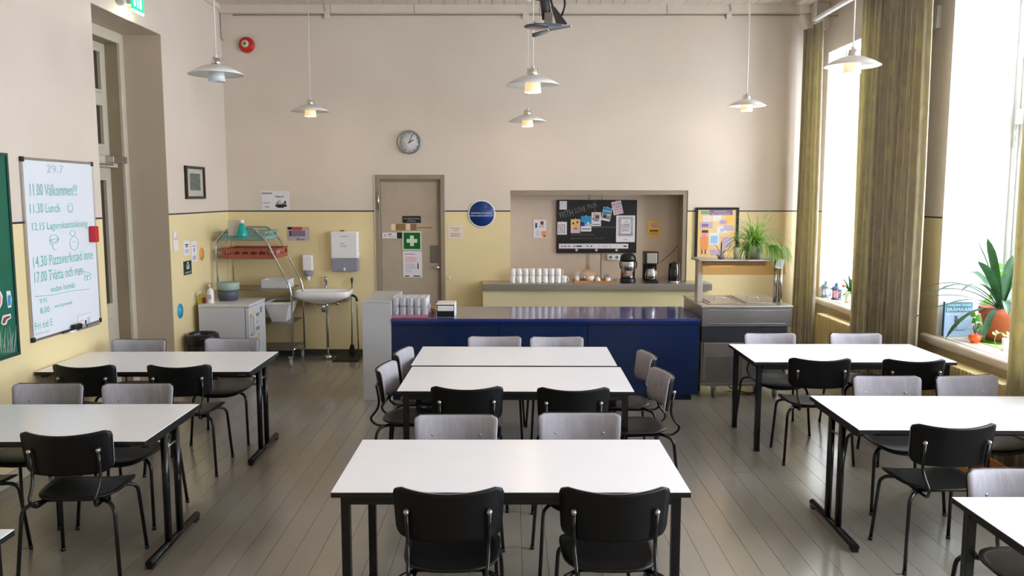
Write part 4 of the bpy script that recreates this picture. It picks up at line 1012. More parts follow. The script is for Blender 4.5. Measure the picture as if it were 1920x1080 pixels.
# ------------------------------------------------------------------ heated food cart
t = thing('food_cart', 'stainless steel heated serving cart on wheels at the right end of the counter', 'food cart', (2.35, 8.65, 0))
a0, a1, b0, b1 = 1.905, 2.80, 8.22, 9.10
MB().box(a0+.01, a1-.03, b0+.02, b1-.02, 0.585, 0.745).build('upper_skirt', mat('dark_charcoal_panel', (52, 54, 62), 0.4, 0.3), t, True)
MB().box(a0, a1-.005, b0, b1, 0.745, 0.935, bev=.006).build('steel_body', M_STEELD, t, True)
MB().box(a0-.008, a1+.012, b0-.012, b1+.01, 0.935, 0.957, bev=.005).build('top_frame', M_STEEL, t, True)
fl = MB(); fl.box(a0+.07, a1-.06, b0-.006, b0+.002, .905, .911, bev=.002); fl.build('front_trim', M_STEELL, t, True)
MB().box(a0+.07, a1-.06, b0-.006, b0+.002, .775, .781, bev=.002).build('front_trim', M_STEELL, t, True)
for (u0, u1) in ((a0+.08, 2.33), (2.35, a1-.13)):
    w1 = MB(); w1.box(u0, u1, b0+.08, b1-.10, .958, .966, bev=.003).box(u0+.03, u1-.03, b0+.12, b1-.14, .966, .974, bev=.004)
    lid = w1.build('pan_lid', M_STEEL, t, True)
    cxx = (u0+u1)/2; MB().tube(bez([(cxx-.05, 8.55, .974), (cxx-.05, 8.55, 1.0), (cxx+.05, 8.55, 1.0), (cxx+.05, 8.55, .974)]), .006, 8).build('lid_handle', M_STEELL, lid, True)
cab = MB().box(a0+.01, a1-.03, b0+.03, b1-.02, 0.165, 0.585).build('cabinet', mat('cart_grey_steel', (146, 140, 136), 0.35, 0.7, var=0.08, vscale=5), t, True)
M_VENT = mat('vent_dark', (62, 60, 60), 0.5)
for (u0, u1) in ((a0+.03, 2.365), (2.385, a1-.05)):
    dpn = MB().box(u0, u1, b0+.018, b0+.03, .19, .575, bev=.003).build('cart_door', mat('cart_grey_steel', (146, 140, 136), 0.35, 0.7, var=0.08, vscale=5), t, True)
    vm = MB(); n_ = int((u1-u0-.04)/.018)
    for i in range(n_):
        for j in range(13):
            x = u0+.02+i*.018; z = .205+j*.018; vm.box(x, x+.012, b0+.0165, b0+.019, z, z+.011)
    v_ = vm.build('vent_holes', M_VENT, dpn, True); v_['kind'] = 'stuff'
MB().box(a0, a1-.02, b0+.02, b1, .135, .165, bev=.003).build('bottom_shelf', M_STEELD, t, True)
for (x, y) in ((2.06, 8.30), (2.68, 8.30), (2.06, 8.98), (2.68, 8.98)):
    c = MB(); c.lathe([(0, -.013), (.045, -.013), (.052, -.01), (.052, .01), (.045, .013), (0, .013)], (x, y, .052), 20, axis='x')
    wl = c.build('caster', mat('grey_rubber', (96, 102, 106), 0.5), t, True)
    f = MB(); f.box(x-.022, x-.016, y-.02, y+.02, .05, .125); f.box(x+.016, x+.022, y-.02, y+.02, .05, .125); f.box(x-.03, x+.03, y-.03, y+.03, .122, .135)
    f.build('caster_fork', M_STEEL, wl, True)
f0, f1 = 8.52, 8.80
sl = at(1311, 520, Y=8.6).x; sr = at(1465, 520, Y=8.5).x
MB().box(sl-.045, sl+.01, 8.48, 8.60, .957, 1.385, bev=.006).build('post', M_STEEL, t, True)
for dx in (-.055, -.005): MB().tube([(sr+dx, 8.52, .957), (sr+dx, 8.52, 1.385)], .02, 12).build('post', M_STEELL, t, True)
MB().box(1.905, 2.77, 8.40, 8.78, 1.385, 1.402, bev=.004).build('upper_shelf', M_STEEL, t, True)
hl = MB().box(1.97, 2.60, 8.46, 8.72, 1.335, 1.384, bev=.006).build('heat_lamp_housing', M_STEELD, t, True)
MB().box(2.05, 2.30, 8.52, 8.62, 1.329, 1.3345).build('heat_lamp', mat('warm_lit_lamp', (255, 226, 160), 0.5, emit=(255, 200, 120), estr=5), hl, True)
gl = MB(); gl.hexa([(1.93, 8.38, 1.25), (2.78, 8.38, 1.25), (2.78, 8.386, 1.25), (1.93, 8.386, 1.25), (1.93, 8.43, 1.384), (2.78, 8.43, 1.384), (2.78, 8.436, 1.384), (1.93, 8.436, 1.384)])
gl.build('sneeze_guard', mat('amber_reflection_guard', (216, 186, 146), 0.05, trans=0.9, ior=1.1), t, True)  # amber tint carries the brown reflection in the guard
q = at(1460, 494, Y=8.40); o = MB().box(-.042, .042, -.004, 0, -.05, .045).build('price_card', M_PAPER); o.location = (q.x, 8.372, q.z); o.rotation_euler = (0, .16, 0); tag(o, 'small white tilted card clipped to the right post of the food cart', 'card')
pm = MB()
for i in range(4): pm.box(-.026, .026-.008*(i % 2), -.0052, -.004, .022-.016*i, .029-.016*i)
pm.build('print', M_PALEG, o)['kind'] = 'stuff'

# framed poster standing on the niche side
x0, y0, x1, y1 = 1302, 389, 1385, 481
PY = YB-0.002
t, c, U, V, N, pw, ph = panel('framed_poster', 'black framed yellow poster with speech bubbles on the wall above the food cart', 'poster', (1302, 389, 1385, 487), 'back', Y=PY, depth=.012, base=mat('poster_yellow', (234, 206, 132), 0.5, col2=(236, 196, 140), vscale=3),
    prints=[(.32, .855, .86, .955, M_PUR), (.12, .87, .33, .935, mat('teal_print', (110, 168, 150), 0.6)), (.17, .74, .36, .83, M_PAPER), (.40, .74, .60, .85, M_PAPER), (.56, .68, .72, .77, M_LIL), (.10, .60, .40, .72, M_LIL), (.15, .63, .30, .69, M_PUR), (.50, .52, .74, .64, M_PAPER), (.58, .54, .66, .60, M_SKYB), (.66, .56, .88, .66, M_LIL),
            (.12, .20, .30, .44, M_ORG), (.16, .44, .27, .53, M_PINK), (.15, .52, .30, .57, M_BROWN), (.15, .11, .18, .20, M_BROWN), (.23, .11, .26, .20, M_BROWN), (.32, .28, .56, .52, M_PAPER), (.36, .32, .52, .46, M_SKYB), (.62, .24, .86, .44, M_LIL), (.72, .70, .86, .84, M_YEL), (.36, .10, .70, .20, M_LIL)],
    texts=[('RUOKAILU', .58, .925, .28, .028, M_PAPER), ('ON TÄRKEÄÄ', .58, .88, .42, .028, M_PAPER), ('Hyvää', .265, .785, .13, .02, M_PUR), ('NAM', .64, .725, .10, .03, M_PUR)])
fm = MB(); e = .028
O0 = Vector((0, 0, 0))
fm.obox(O0, U, V, N, -pw/2-.002, -pw/2+e, -ph/2, ph/2, 0, .026); fm.obox(O0, U, V, N, pw/2-e, pw/2+.002, -ph/2, ph/2, 0, .026)
fm.obox(O0, U, V, N, -pw/2+e, pw/2-e, ph/2-e, ph/2, 0, .026); fm.obox(O0, U, V, N, -pw/2+e, pw/2-e, -ph/2, -ph/2+e, 0, .026)
fm.build('frame', M_BLACK, t)

# ------------------------------------------------------------------ left corner: fridge, rack, sink
FX0, FX1, FY0, FY1 = -3.50, -2.93, 9.23, 9.83
t = thing('small_fridge', 'white under-counter fridge with its door facing the aisle in the left corner', 'fridge', (-3.22, 9.53, 0))
MB().box(FX0, FX1-.055, FY0, FY1, .03, .80, bev=.004).build('cabinet', M_FRID, t, True)
MB().box(FX0, FX1+.004, FY0-.004, FY1+.004, .802, .835, bev=.005).build('worktop', mat('off_white_top', (214, 212, 212), 0.35), t, True)
dr = MB().box(FX1-.048, FX1, FY0, FY1, .075, .797, bev=.008).build('door', M_FRID, t, True)
MB().box(FX1-.056, FX1-.048, FY0+.004, FY1-.004, .08, .79).build('door_seal', M_GREYP, t, True)
h = MB(); h.tube(bez([(FX1-.002, FY0+.035, .72), (FX1+.045, FY0+.035, .70), (FX1+.045, FY0+.035, .50), (FX1-.002, FY0+.035, .48)]), .014, 10)
h.build('door_handle', M_FRID, dr, True)
MB().box(FX0+.02, FX1-.03, FY0+.02, FY1-.02, 0, .03).build('base', M_BLACK, t, True)
fp = MB()
for (y, z, hh, w_, m) in ((9.40, .70, .07, .05, M_YEL), (9.66, .72, .07, .05, M_OLIVE), (9.53, .69, .012, .12, M_INK), (9.53, .67, .01, .10, M_INK), (9.52, .53, .012, .14, M_INK), (9.52, .51, .01, .12, M_INK), (9.46, .40, .10, .05, M_YEL), (9.55, .44, .05, .06, M_PALEG), (9.5, .60, .03, .06, M_LIL)):
    fp.box(FX1+.0002, FX1+.0016, y-w_/2, y+w_/2, z-hh/2, z+hh/2, m)
fp.build('door_print', None, dr, True)['kind'] = 'stuff'

# tall dish rack trolley beside the fridge
t = thing('dish_rack_trolley', 'tall leaning steel tube trolley with shelves behind the white fridge', 'trolley', (-3.0, 10.1, 0))
zt = 1.66; XA, XB_ = -3.50, -2.62; YA, YC = 9.86, 10.42
def rackside(y):
    return bez([(XA+.02, y, .12), (XA, y, zt-.16), (XA+.14, y, zt), (XB_-.42, y, zt), (XB_-.28, y, zt-.14), (XB_-.02, y, .98), (XB_, y, .86), (XB_, y, .12)], 6)
for y in (YA, YC): MB().tube(rackside(y), .012, 10).build('side_tube', M_CHROME, t, True)
def rackx(z):   # front edge of the frame at height z
    return XB_ if z < .86 else XB_-.02-(z-.98)/(zt-.14-.98)*.26 if z > .98 else XB_-.01
for z in (.20, .52, .93, 1.30, 1.52):
    xr = rackx(z)
    s_ = MB(); s_.box(XA+.012, xr-.014, YA+.013, YC-.013, z-.008, z, bev=.003)
    s_.build('shelf', M_STEELD if z < 1.2 else M_STEEL, t, True)
MB().tube([(XB_, YA, .78), (XB_, YC, .78)], .010, 8).build('cross_tube', M_STEELD, t, True)
MB().tube([(XB_, YA, .20), (XB_, YC, .20)], .012, 8).build('cross_tube', M_CHROME, t, True)
for x in (XA+.04, XB_-.03):
    for y in (YA, YC):
        c = MB(); c.lathe([(0, -.014), (.035, -.014), (.05, -.010), (.05, .010), (.035, .014), (0, .014)], (x, y, .05), 18, axis='x'); c.tube([(x, y, .05), (x, y, .12)], .008, 8)
        c.box(x-.024, x+.024, y-.03, y+.03, .105, .12)
        c.build('caster', mat('light_grey_rubber', (150, 152, 158), 0.5), t, True)
# crates on the rack
def crate(name, x0, x1, y0, y1, z, h, m, label, cat='crate', slots=True, parent=None):
    b = MB(); w_ = .008
    b.box(x0, x1, y0, y1, z, z+w_)
    for (p, q, r, s) in ((x0, x0+w_, y0, y1), (x1-w_, x1, y0, y1), (x0+w_, x1-w_, y0, y0+w_), (x0+w_, x1-w_, y1-w_, y1)):
        if slots and h > .06:
            b.box(p, q, r, s, z+w_, z+h*.42); b.box(p, q, r, s, z+h*.78, z+h)
            if q-p > r-s and (q-p) > .1:
                n_ = 6
                for i in range(n_+1): xx = p+(q-p-.02)*i/n_; b.box(xx, xx+.02, r, s, z+h*.42, z+h*.78)
            else:
                n_ = 5
                for i in range(n_+1): yy = r+(s-r-.02)*i/n_; b.box(p, q, yy, yy+.02, z+h*.42, z+h*.78)
        else: b.box(p, q, r, s, z+w_, z+h)
    b.box(x0-.006, x1+.006, y0-.006, y0+.004, z+h-.008, z+h+.004); b.box(x0-.006, x1+.006, y1-.004, y1+.006, z+h-.008, z+h+.004)
    o = b.build(name, m); c_ = ((x0+x1)/2, (y0+y1)/2, z); origin_to(o, c_); tag(o, label, cat); return o
crate('plastic_crate', XA+.03, rackx(1.52)-.02, YA+.03, YC-.03, 1.521, .10, M_TEALC, 'pale blue green plastic crate on the topmost rack shelf')
crate('plastic_crate', XA+.06, rackx(1.30)+.0, YA+.03, YC-.03, 1.301, .115, M_TERC, 'red brown plastic crate on the second rack shelf')
o = MB().lathe([(0, 0), (.06, 0), (.075, .05), (.05, .055), (0, .02)], n=12).build('folded_cloth', M_PAPER); o.location = (rackx(1.30)-.13, YC-.16, 1.32); tag(o, 'crumpled white cloth in the right end of the red brown crate', 'cloth')
crate('food_box', -3.02, -2.70, 10.0, 10.30, .931, .10, M_CLRPL, 'clear plastic box on the middle rack shelf behind the fridge', 'box', False)
# spray bottle and cloth hanging on the crate front
q = at(455, 428, Y=YA-.05)
t = thing('spray_bottle', 'turquoise cone shaped bottle with white cap hanging on the top crate', 'bottle', (q.x, YA-.075, q.z-.105))
MB().lathe([(0, 0), (.06, 0), (.066, .01), (.06, .05), (.03, .15), (.022, .165)], n=22).build('body', M_TEAL, t)
MB().lathe([(.024, .165), (.024, .20), (.012, .205), (0, .205)], n=16).build('cap', M_WHITE, t)
q0, q1 = at(426, 413, Y=YA-.03), at(451, 442, Y=YA-.03)
o = MB().box(q0.x, q1.x+.02, YA-.018, YA-.0125, q1.z, q0.z).build('paper_towel', mat('off_white_cloth', (206, 202, 190), 0.8)); origin_to(o, ((q0.x+q1.x)/2, YA-.015, q0.z)); tag(o, 'square off-white cloth hanging over the front of the top crate', 'cloth')
# white bucket lower right
q = at(520, 640, Y=10.05)
bx0, bx1, by0, by1 = -2.98, -2.66, 9.92, 10.35
t = thing('waste_bin', 'white rectangular tapered bin on the lowest rack shelf', 'bin', (-2.80, 10.13, .521))
zb = .001; hh = .22
MB().hexa([(-.10, -.13, zb), (.06, -.13, zb), (.06, .13, zb), (-.10, .13, zb), (-.16, -.21, hh), (.13, -.21, hh), (.13, .21, hh), (-.16, .21, hh)]).build('body', M_WHITE, t)
rmb = MB(); rmb.box(-.17, .15, -.225, -.20, hh, hh+.03, bev=.004); rmb.box(-.17, .15, .20, .225, hh, hh+.03, bev=.004); rmb.box(-.17, -.15, -.2, .2, hh, hh+.03, bev=.004); rmb.box(.125, .15, -.2, .2, hh, hh+.03, bev=.004)
rmb.build('rim', M_WHITE, t); MB().box(-.148, .123, -.198, .198, hh, hh+.006).build('contents', mat('green_scraps', (140, 150, 70), 0.9, var=0.3, vscale=20), t)
# fridge top: bucket, pump bottle, jar
q = at(415, 552, Z=.836); t = thing('bucket', 'dark grey bucket with pale green liner on top of the fridge', 'bucket', (-3.29, 9.62, .836))
MB().lathe([(0, 0), (.105, 0), (.12, .13), (.117, .13), (.10, .008), (0, .008)], n=28).build('pail', mat('slate_grey_plastic', (82, 86, 98), 0.45), t)
MB().lathe([(.118, .125), (.127, .13), (.131, .21), (.127, .212), (.121, .135)], n=28).build('liner', mat('pale_green_liner', (150, 172, 160), 0.5), t)
t = thing('pump_bottle', 'white pump soap bottle on the front edge of the fridge top', 'bottle', (at(395, 560, Y=9.33).x, 9.33, .836))
MB().lathe([(0, 0), (.034, 0), (.036, .01), (.036, .13), (.03, .155), (.012, .17), (.012, .18)], n=20).build('body', M_WHITE, t)
MB().tube([(0, 0, .18), (0, 0, .205)], .005, 8).box(-.008, .008, -.035, .008, .203, .213, bev=.003).build('pump', M_WHITE, t)
bp_ = MB(); bp_.box(-.02, .02, -.0375, -.034, .05, .10); bp_.build('label', M_PALEG, t)
t = thing('food_packet', 'small yellow green packet with a tilted white lid behind the pump bottle', 'packet', (at(377, 558, Y=9.36).x, 9.36, .836))
MB().hexa([(-.03, -.03, 0), (.04, -.03, 0), (.04, .03, 0), (-.03, .03, 0), (-.02, -.012, .10), (.02, -.012, .10), (.02, .012, .10), (-.02, .012, .10)]).build('pouch', mat('green_yellow_pouch', (156, 150, 40), 0.4, col2=(200, 190, 60), vscale=30), t)
MB().box(.022, .046, -.032, .02, 0, .06).build('pouch', mat('dark_red_wrap', (140, 44, 40), 0.4), t)
ld_ = MB().box(-.04, .03, -.006, .006, -.008, .008, bev=.003).build('lid', M_WHITE, t); ld_.location = (-.015, -.02, .115); ld_.rotation_euler = (0, -.75, 0)
# bin bag behind far left table
q = at(368, 650, Y=8.9)
t = thing('bin_bag', 'black plastic bin bag rim showing in front of the fridge', 'bin bag', (-3.37, 8.98, 0))
MB().lathe([(0, 0), (.13, 0), (.15, .02), (.16, .48), (.155, .48), (.14, .03), (0, .02)], n=20).build('bin', M_BLACK, t)
MB().lathe([(.157, .44), (.172, .46), (.178, .50), (.168, .545), (.15, .555), (.14, .53), (.13, .42), (.08, .38), (0, .37)], n=24).build('bag', mat('glossy_black_bag', (26, 27, 30), 0.18, bump=1.0, bscale=18), t)

# sink
sx0, sx1 = at(545, 548, Y=10.12).x, at(653, 548, Y=10.12).x; sc_ = (sx0+sx1)/2; sw = (sx1-sx0)/2
t = thing('washbasin', 'white wall-hung washbasin with chrome tap in the left part of the back wall', 'sink', (sc_, 10.33, 0))
n = 36; zr = .875
def rrect(f, dy0, dy1, r=.5):
    pts = []
    for k in range(n):
        a = 2*PI*k/n; c, s_ = math.cos(a), math.sin(a); e = .36
        x = math.copysign(abs(c)**e, c)*sw*f; y = math.copysign(abs(s_)**(e if s_ < 0 else .25), s_)
        pts.append((x, dy0+(dy1-dy0)*(y+1)/2))
    return pts
lev = [(.35, -.10, .08, zr-.16), (.55, -.16, .12, zr-.13), (.93, -.225, .215, zr-.085), (1.0, -.235, .218, zr-.06), (1.0, -.235, .218, zr-.006), (.985, -.228, .217, zr), (.90, -.20, .12, zr), (.86, -.185, .105, zr-.02), (.6, -.13, .06, zr-.11), (.1, -.05, .0, zr-.125)]
vs = []; fs = []
for (f, y0_, y1_, z) in lev: vs += [Vector((p[0], p[1], z)) for p in rrect(f, y0_, y1_)]
for i in range(len(lev)-1):
    for k in range(n): k2 = (k+1) % n; fs.append((i*n+k, i*n+k2, (i+1)*n+k2, (i+1)*n+k))
fs.append(tuple(range(n))); fs.append(tuple((len(lev)-1)*n+k for k in range(n)))
MB().add(vs, fs, None, True).build('basin', M_CERAM, t)
f = MB(); f.lathe([(.022, 0), (.020, .02), (.018, .09), (.022, .12), (.02, .145), (0, .15)], (.0, .155, zr), 16); f.tube([(0, .155, zr+.075), (0, .06, zr+.085), (0, .045, zr+.07)], .011, 10); f.box(-.006, .006, .10, .165, zr+.148, zr+.160, bev=.003)
f.build('tap', M_CHROME, t)
p_ = MB(); p_.tube([(0, -.02, zr-.16), (0, -.02, .62)], .016, 12); p_.tube([(0.0, -.02, .72), (0.0, -.02, .60)], .026, 12); p_.build('trap', M_CHROME, t)
MB().tube(bez([(.0, -.02, .70), (.045, -.02, .70), (.045, -.02, .62), (.04, -.0, .04)]), .016, 12).build('waste_pipe', M_CHROME, t)
MB().lathe([(.055, .0), (.058, .03), (.045, .05), (.02, .055)], (.04, 0, 0), 18).build('floor_collar', M_CHROME, t)
for dx in (-.08, .16):
    v_ = MB(); v_.tube([(dx, .10, zr-.10), (dx, .10, zr-.17)], .008, 8); v_.tube([(dx, .216, zr-.18), (dx, .06, zr-.18)], .013, 10); v_.lathe([(0, -.02), (.022, -.02), (.022, .02), (0, .02)], (dx, .07, zr-.18), 12, axis='y')
    v_.build('valve', M_CHROME, t)
v_ = MB(); v_.box(sw-.07, sw-.045, -.02, .218, zr-.15, zr-.05); v_.build('bracket', M_STEELL, t)
# dispensers
q0, q1 = at(566, 478, Y=10.44), at(586, 527, Y=10.44); xm_ = (q0.x+q1.x)/2
t = thing('soap_dispenser', 'white wall soap dispenser with grey collar above the washbasin', 'dispenser', (xm_, 10.549, q1.z)); h_ = q0.z-q1.z
MB().box(-.065, .065, -.10, 0, h_*.38, h_, bev=.018, seg=3).build('cover', M_WHITE, t)
MB().lathe([(.0, h_*.38), (.055, h_*.38), (.053, h_*.26), (.035, h_*.18), (0, h_*.18)], (0, -.055, 0), 20).build('collar', M_FROST, t)
MB().lathe([(0, h_*.18), (.026, h_*.18), (.024, h_*.02), (0, 0)], (0, -.055, 0), 16).build('nozzle', M_WHITE, t)
q0, q1 = at(619, 434, Y=10.44), at(672, 509, Y=10.44); xm_ = (q0.x+q1.x)/2; h_ = q0.z-q1.z; hw = (q1.x-q0.x)/2
t = thing('towel_dispenser', 'large white paper towel dispenser with a smoky lower window', 'dispenser', (xm_, 10.549, q1.z))
MB().box(-hw, hw, -.12, 0, h_*.32, h_, bev=.02, seg=3).build('cover', M_WHITE, t)
MB().box(-hw+.003, hw-.003, -.115, 0, 0, h_*.318, bev=.016, seg=3).build('window', M_FROST, t)
MB().box(-.05, .05, -.1215, -.119, h_*.875, h_*.885).build('slot', M_GREYP, t)
MB().box(-.012, .012, -.12, -.112, .01, .05, bev=.002).build('towel_end', M_PAPER, t)
MB().box(hw-.004, hw+.003, -.10, -.06, h_*.50, h_*.51).build('latch', M_BLACK, t)
MB().box(-.06, -.015, -.05, -.02, h_+.001, h_+.012).build('key', M_BLACK, t)
q = Vector((xm_, 10.549-.121, q1.z))
text('hand', q+Vector((-.02, 0, h_*.70)), *BACK, .045, .02, M_GREYP, t, lift=.001); text('towels', q+Vector((-.01, 0, h_*.64)), *BACK, .08, .018, M_GREYP, t, lift=.001)
# broom and dustpan
q = at(659, 527, Y=10.45); bxm = q.x
t = thing('long_broom', 'long handled broom leaning on the back wall right of the washbasin', 'broom', (bxm, 10.40, 0))
MB().tube([(0, 0, .17), (0, .08, q.z-.02)], .010, 10).build('handle', mat('grey_metal_handle', (150, 150, 150), 0.3, 0.7), t)
MB().tube([(0, .08, q.z-.02), (0, .082, q.z+.04)], .013, 10).build('grip', M_BLACK, t)
MB().hexa([(-.05, -.02, .04), (.05, -.02, .04), (.05, .02, .04), (-.05, .02, .04), (-.02, -.01, .17), (.02, -.01, .17), (.02, .01, .17), (-.02, .01, .17)]).build('head', M_BLACK, t)
bs = MB()
for i in range(12): bs.box(-.05+i*.0085, -.05+i*.0085+.005, -.018, .018, 0, .04)
bs.build('bristles', M_BLACK, t)['kind'] = 'stuff'
x2 = at(672, 600, Y=10.30).x
t = thing('dustpan', 'black dustpan with a long steel handle standing beside the broom', 'dustpan', (x2-.06, 10.28, 0))
MB().hexa([(-.26, -.14, 0), (.07, -.14, 0), (.07, .12, 0), (-.2, .12, 0), (-.24, -.14, .012), (.07, -.14, .012), (.07, .12, .07), (-.18, .12, .07)]).build('pan', M_BLACK, t)
zt_ = at(664, 560, Y=10.3).z
MB().tube(bez([(.06, .0, .06), (.035, .06, zt_-.02), (.02, .06, zt_+.01)]), .009, 10).build('handle', M_STEELL, t)
MB().tube(bez([(.04, .06, zt_-.04), (.03, .06, zt_+.02), (-.03, .06, zt_+.04)]), .014, 10).build('grip', M_BLACK, t)

# ------------------------------------------------------------------ pendant lamps
def make_lamp(lit):
    t = thing('pendant_lamp', 'x', 'lamp', (0, 0, 0), 0, None)
    R = .216
    MB().lathe([(.055, .075), (.10, .062), (.16, .035), (R, .0), (R-.002, -.002), (.158, .031), (.10, .057), (.055, .070)], n=40, closed=True).build('shade', M_LAMPW, t)
    cup = MB().lathe([(.058, .03), (.062, -.01), (.066, -.055), (.063, -.055), (.059, -.01), (.055, .03)], n=32, closed=True).build('lower_cup', M_LAMPIN if lit else M_LAMPOFF, t)
    MB().lathe([(0, .02), (.054, .02), (.054, .024), (0, .026)], n=24).build('cup_top', M_LAMPW, t)
    MB().lathe([(0, -.045), (.03, -.043), (.05, -.03), (.052, .015), (0, .018)], n=20).build('bulb', M_BULB if lit else mat('unlit_bulb', (150, 154, 160), 0.4), t)
    MB().lathe([(.040, .072), (.034, .10), (.030, .125), (.022, .128), (0, .13)], n=24).build('socket_cup', M_STEELL if not lit else mat('socket_lit_tint', (220, 208, 190), 0.3, 0.6), t)  # lit lamps: bulb glow put into the socket cup's colour
    for k in range(3):
        a = 2*PI*k/3+.5; MB().tube([(.05*math.cos(a), .05*math.sin(a), .066), (.044*math.cos(a), .044*math.sin(a), .138)], .003, 6).build('strut', M_STEEL, t)
    MB().tube([(.0, 0, .13), (0, 0, .15)], .012, 10).build('cord_grip', M_CORD, t)
    return t
specs = [(406, 140, 6.7, False, 'unlit white pendant lamp hanging at the upper left near the doorway'),
         (582, 209, 9.6, True, 'lit pendant lamp above the washbasin, in the far row on the left'),
         (999, 160, 6.7, True, 'lit pendant lamp in the middle, the larger and higher one'),
         (989, 228, 9.6, True, 'lit pendant lamp in the middle, the smaller and lower one'),
         (1400, 199, 9.6, True, 'lit pendant lamp in front of the far wall on the right'),
         (1598, 124, 6.7, True, 'lit pendant lamp hanging in front of the curtains and far window')]
protos = {}
for (px, py, Y, lit, lb) in specs:
    p = at(px, py, Y=Y)
    if lit in protos: o = copy_tree(protos[lit])
    else: o = make_lamp(lit); protos[lit] = o
    o.location = (p.x, p.y, p.z); o['label'] = lb; o['group'] = 'white pendant lamps in two rows'
    cd = MB(); L = ZC-p.z; dx = (-.010 if px > 1300 else .008)
    cd.tube([(0, 0, .15), (dx*.3, 0, L*.5), (dx, 0, L-.02)], .0045, 6)
    cd.build('cord', M_CORD, o)
    MB().lathe([(0, L-.001), (.04, L-.001), (.035, L-.03), (.01, L-.045), (0, L-.045)], (dx, 0, 0), 18).build('ceiling_rose', M_LAMPW, o)
    if lit:
        l_ = bpy.data.lights.new('lamp_light', 'POINT'); l_.energy = 2.2; l_.color = (1, .72, .42); l_.shadow_soft_size = .03
        lo = bpy.data.objects.new('lamp_light', l_); COL.objects.link(lo); lo.parent = o; lo.location = (0, 0, -.065)

# projector mount hanging from the ceiling
q = at(1028, 50, Y=6.4)
t = thing('ceiling_mount', 'empty dark projector bracket with hanging plug and cables at the top centre', 'bracket', (q.x, 6.4, q.z))
M_GUN = mat('gunmetal', (92, 98, 108), 0.35, 0.7); M_DKG = mat('dark_grey_metal', (58, 54, 52), 0.5, 0.3)
MB().tube([(-.055, .02, 1.07-(3.31-q.z)), (-.055, .02, .20)], .045, 16).tube([(-.04, .02, .30), (-.01, .02, .06)], .036, 14).build('pole', M_DKG, t)
MB().box(-.03, .035, -.02, .05, .015, .10, bev=.006).build('joint', M_STEELD, t)
MB().lathe([(0, .0), (.085, .0), (.095, .006), (.085, .014), (0, .016)], (-.09, -.02, -.01), 28).build('plate', M_GUN, t)
MB().hexa([(-.10, -.05, .004), (.10, -.01, .008), (.10, .06, .008), (-.06, .08, .004), (-.10, -.05, .018), (.10, -.01, .022), (.10, .06, .022), (-.06, .08, .018)]).build('plate_bridge', M_GUN, t)
MB().hexa([(.0, -.06, -.03), (.165, .0, .0), (.165, .03, .0), (.0, .03, -.03), (.0, -.06, -.005), (.165, .0, .008), (.165, .03, .008), (.0, .03, -.005)]).build('arm', M_GUN, t)
MB().tube([(-.115, -.12, -.085), (-.01, -.06, -.045)], .016, 10).build('arm', mat('grey_green_rubber', (84, 88, 84), 0.5), t)
for (x, y, z) in ((.165, .015, .004), (-.005, -.055, -.04), (-.105, -.06, .016)): MB().lathe([(0, .0), (.009, .0), (.009, .012), (0, .014)], (x, y, z), 12).build('thumb_screw', M_STEELL, t)
MB().hexa([(.06, -.02, .025), (.14, -.02, .02), (.14, .03, .02), (.06, .03, .025), (.02, -.01, .15), (.05, -.01, .14), (.05, .02, .14), (.02, .02, .15)]).build('plug', M_DKG, t)
MB().tube(bez([(.035, 0, .14), (.0, 0, .25), (-.0, 0, .45), (-.01, 0, 1.0)]), .008, 8).build('cable', M_BLACK, t)
MB().tube(bez([(.10, 0, .08), (.13, 0, .16), (.10, 0, .26), (.05, 0, .30)]), .008, 8).build('cable', M_BLACK, t)

# cables and boxes under the ceiling
pp = [at(x, y, Y=YB-.012) for x, y in ((436, 28), (520, 27), (612, 26), (710, 27), (980, 27.5), (1160, 27), (1367, 25), (1500, 24))]
for p in pp: p.z = 4.252
o = MB().tube(pp, .006, 6).build('ceiling_cable', mat('grey_cable', (150, 138, 122), 0.6)); origin_to(o, pp[0]); tag(o, 'thin painted cable clipped along the back wall under the cornice', 'cable')
for px, lb in ((613, 'small white junction box on the cable above the washbasin'), (985, 'pale junction box on the cable behind the projector bracket'), (1367, 'small white junction box on the cable at the right of the back wall')):
    p = at(px, 26, Y=YB-.02); o = MB().box(-.032, .032, -.018, .018, -.04, .03, bev=.004).build('junction_box', M_WHITEW); o.location = (p.x, YB-.020, 4.245); tag(o, lb, 'junction box')
    if px != 985:
        MB().tube(bez([(.0, -.0, .03), (.0, -.10, .035), (-.02, -.105, .114)]), .005, 6).build('cable_drop', mat('grey_cable', (150, 138, 122), 0.6), o)
p = at(424, 20, X=XL+.02)
o = MB().tube(bez([(0, 0, .25), (0, 0, -.14), (.02, .02, -.17)]), .006, 6).build('corner_cable', mat('grey_cable', (150, 138, 122), 0.6)); o.location = (XL+.012, YB-.06, 4.11); tag(o, 'short cable running down the left corner of the room below the ceiling', 'cable')

# ------------------------------------------------------------------ left wall
XW = XL+.001
t, c, U, V, N, bw2, bh2 = panel('whiteboard', 'tall whiteboard with a day schedule in green marker left of the doorway', 'board', (44, 301, 176, 621), 'left', X=XW, depth=.012, base=mat('whiteboard_enamel', (224, 228, 236), 0.2))
wa, wb = at(38, 300, X=XW), at(178, 310, X=XW); wz0, wz1 = .962, 2.328; wy0, wy1 = 6.10, 7.135
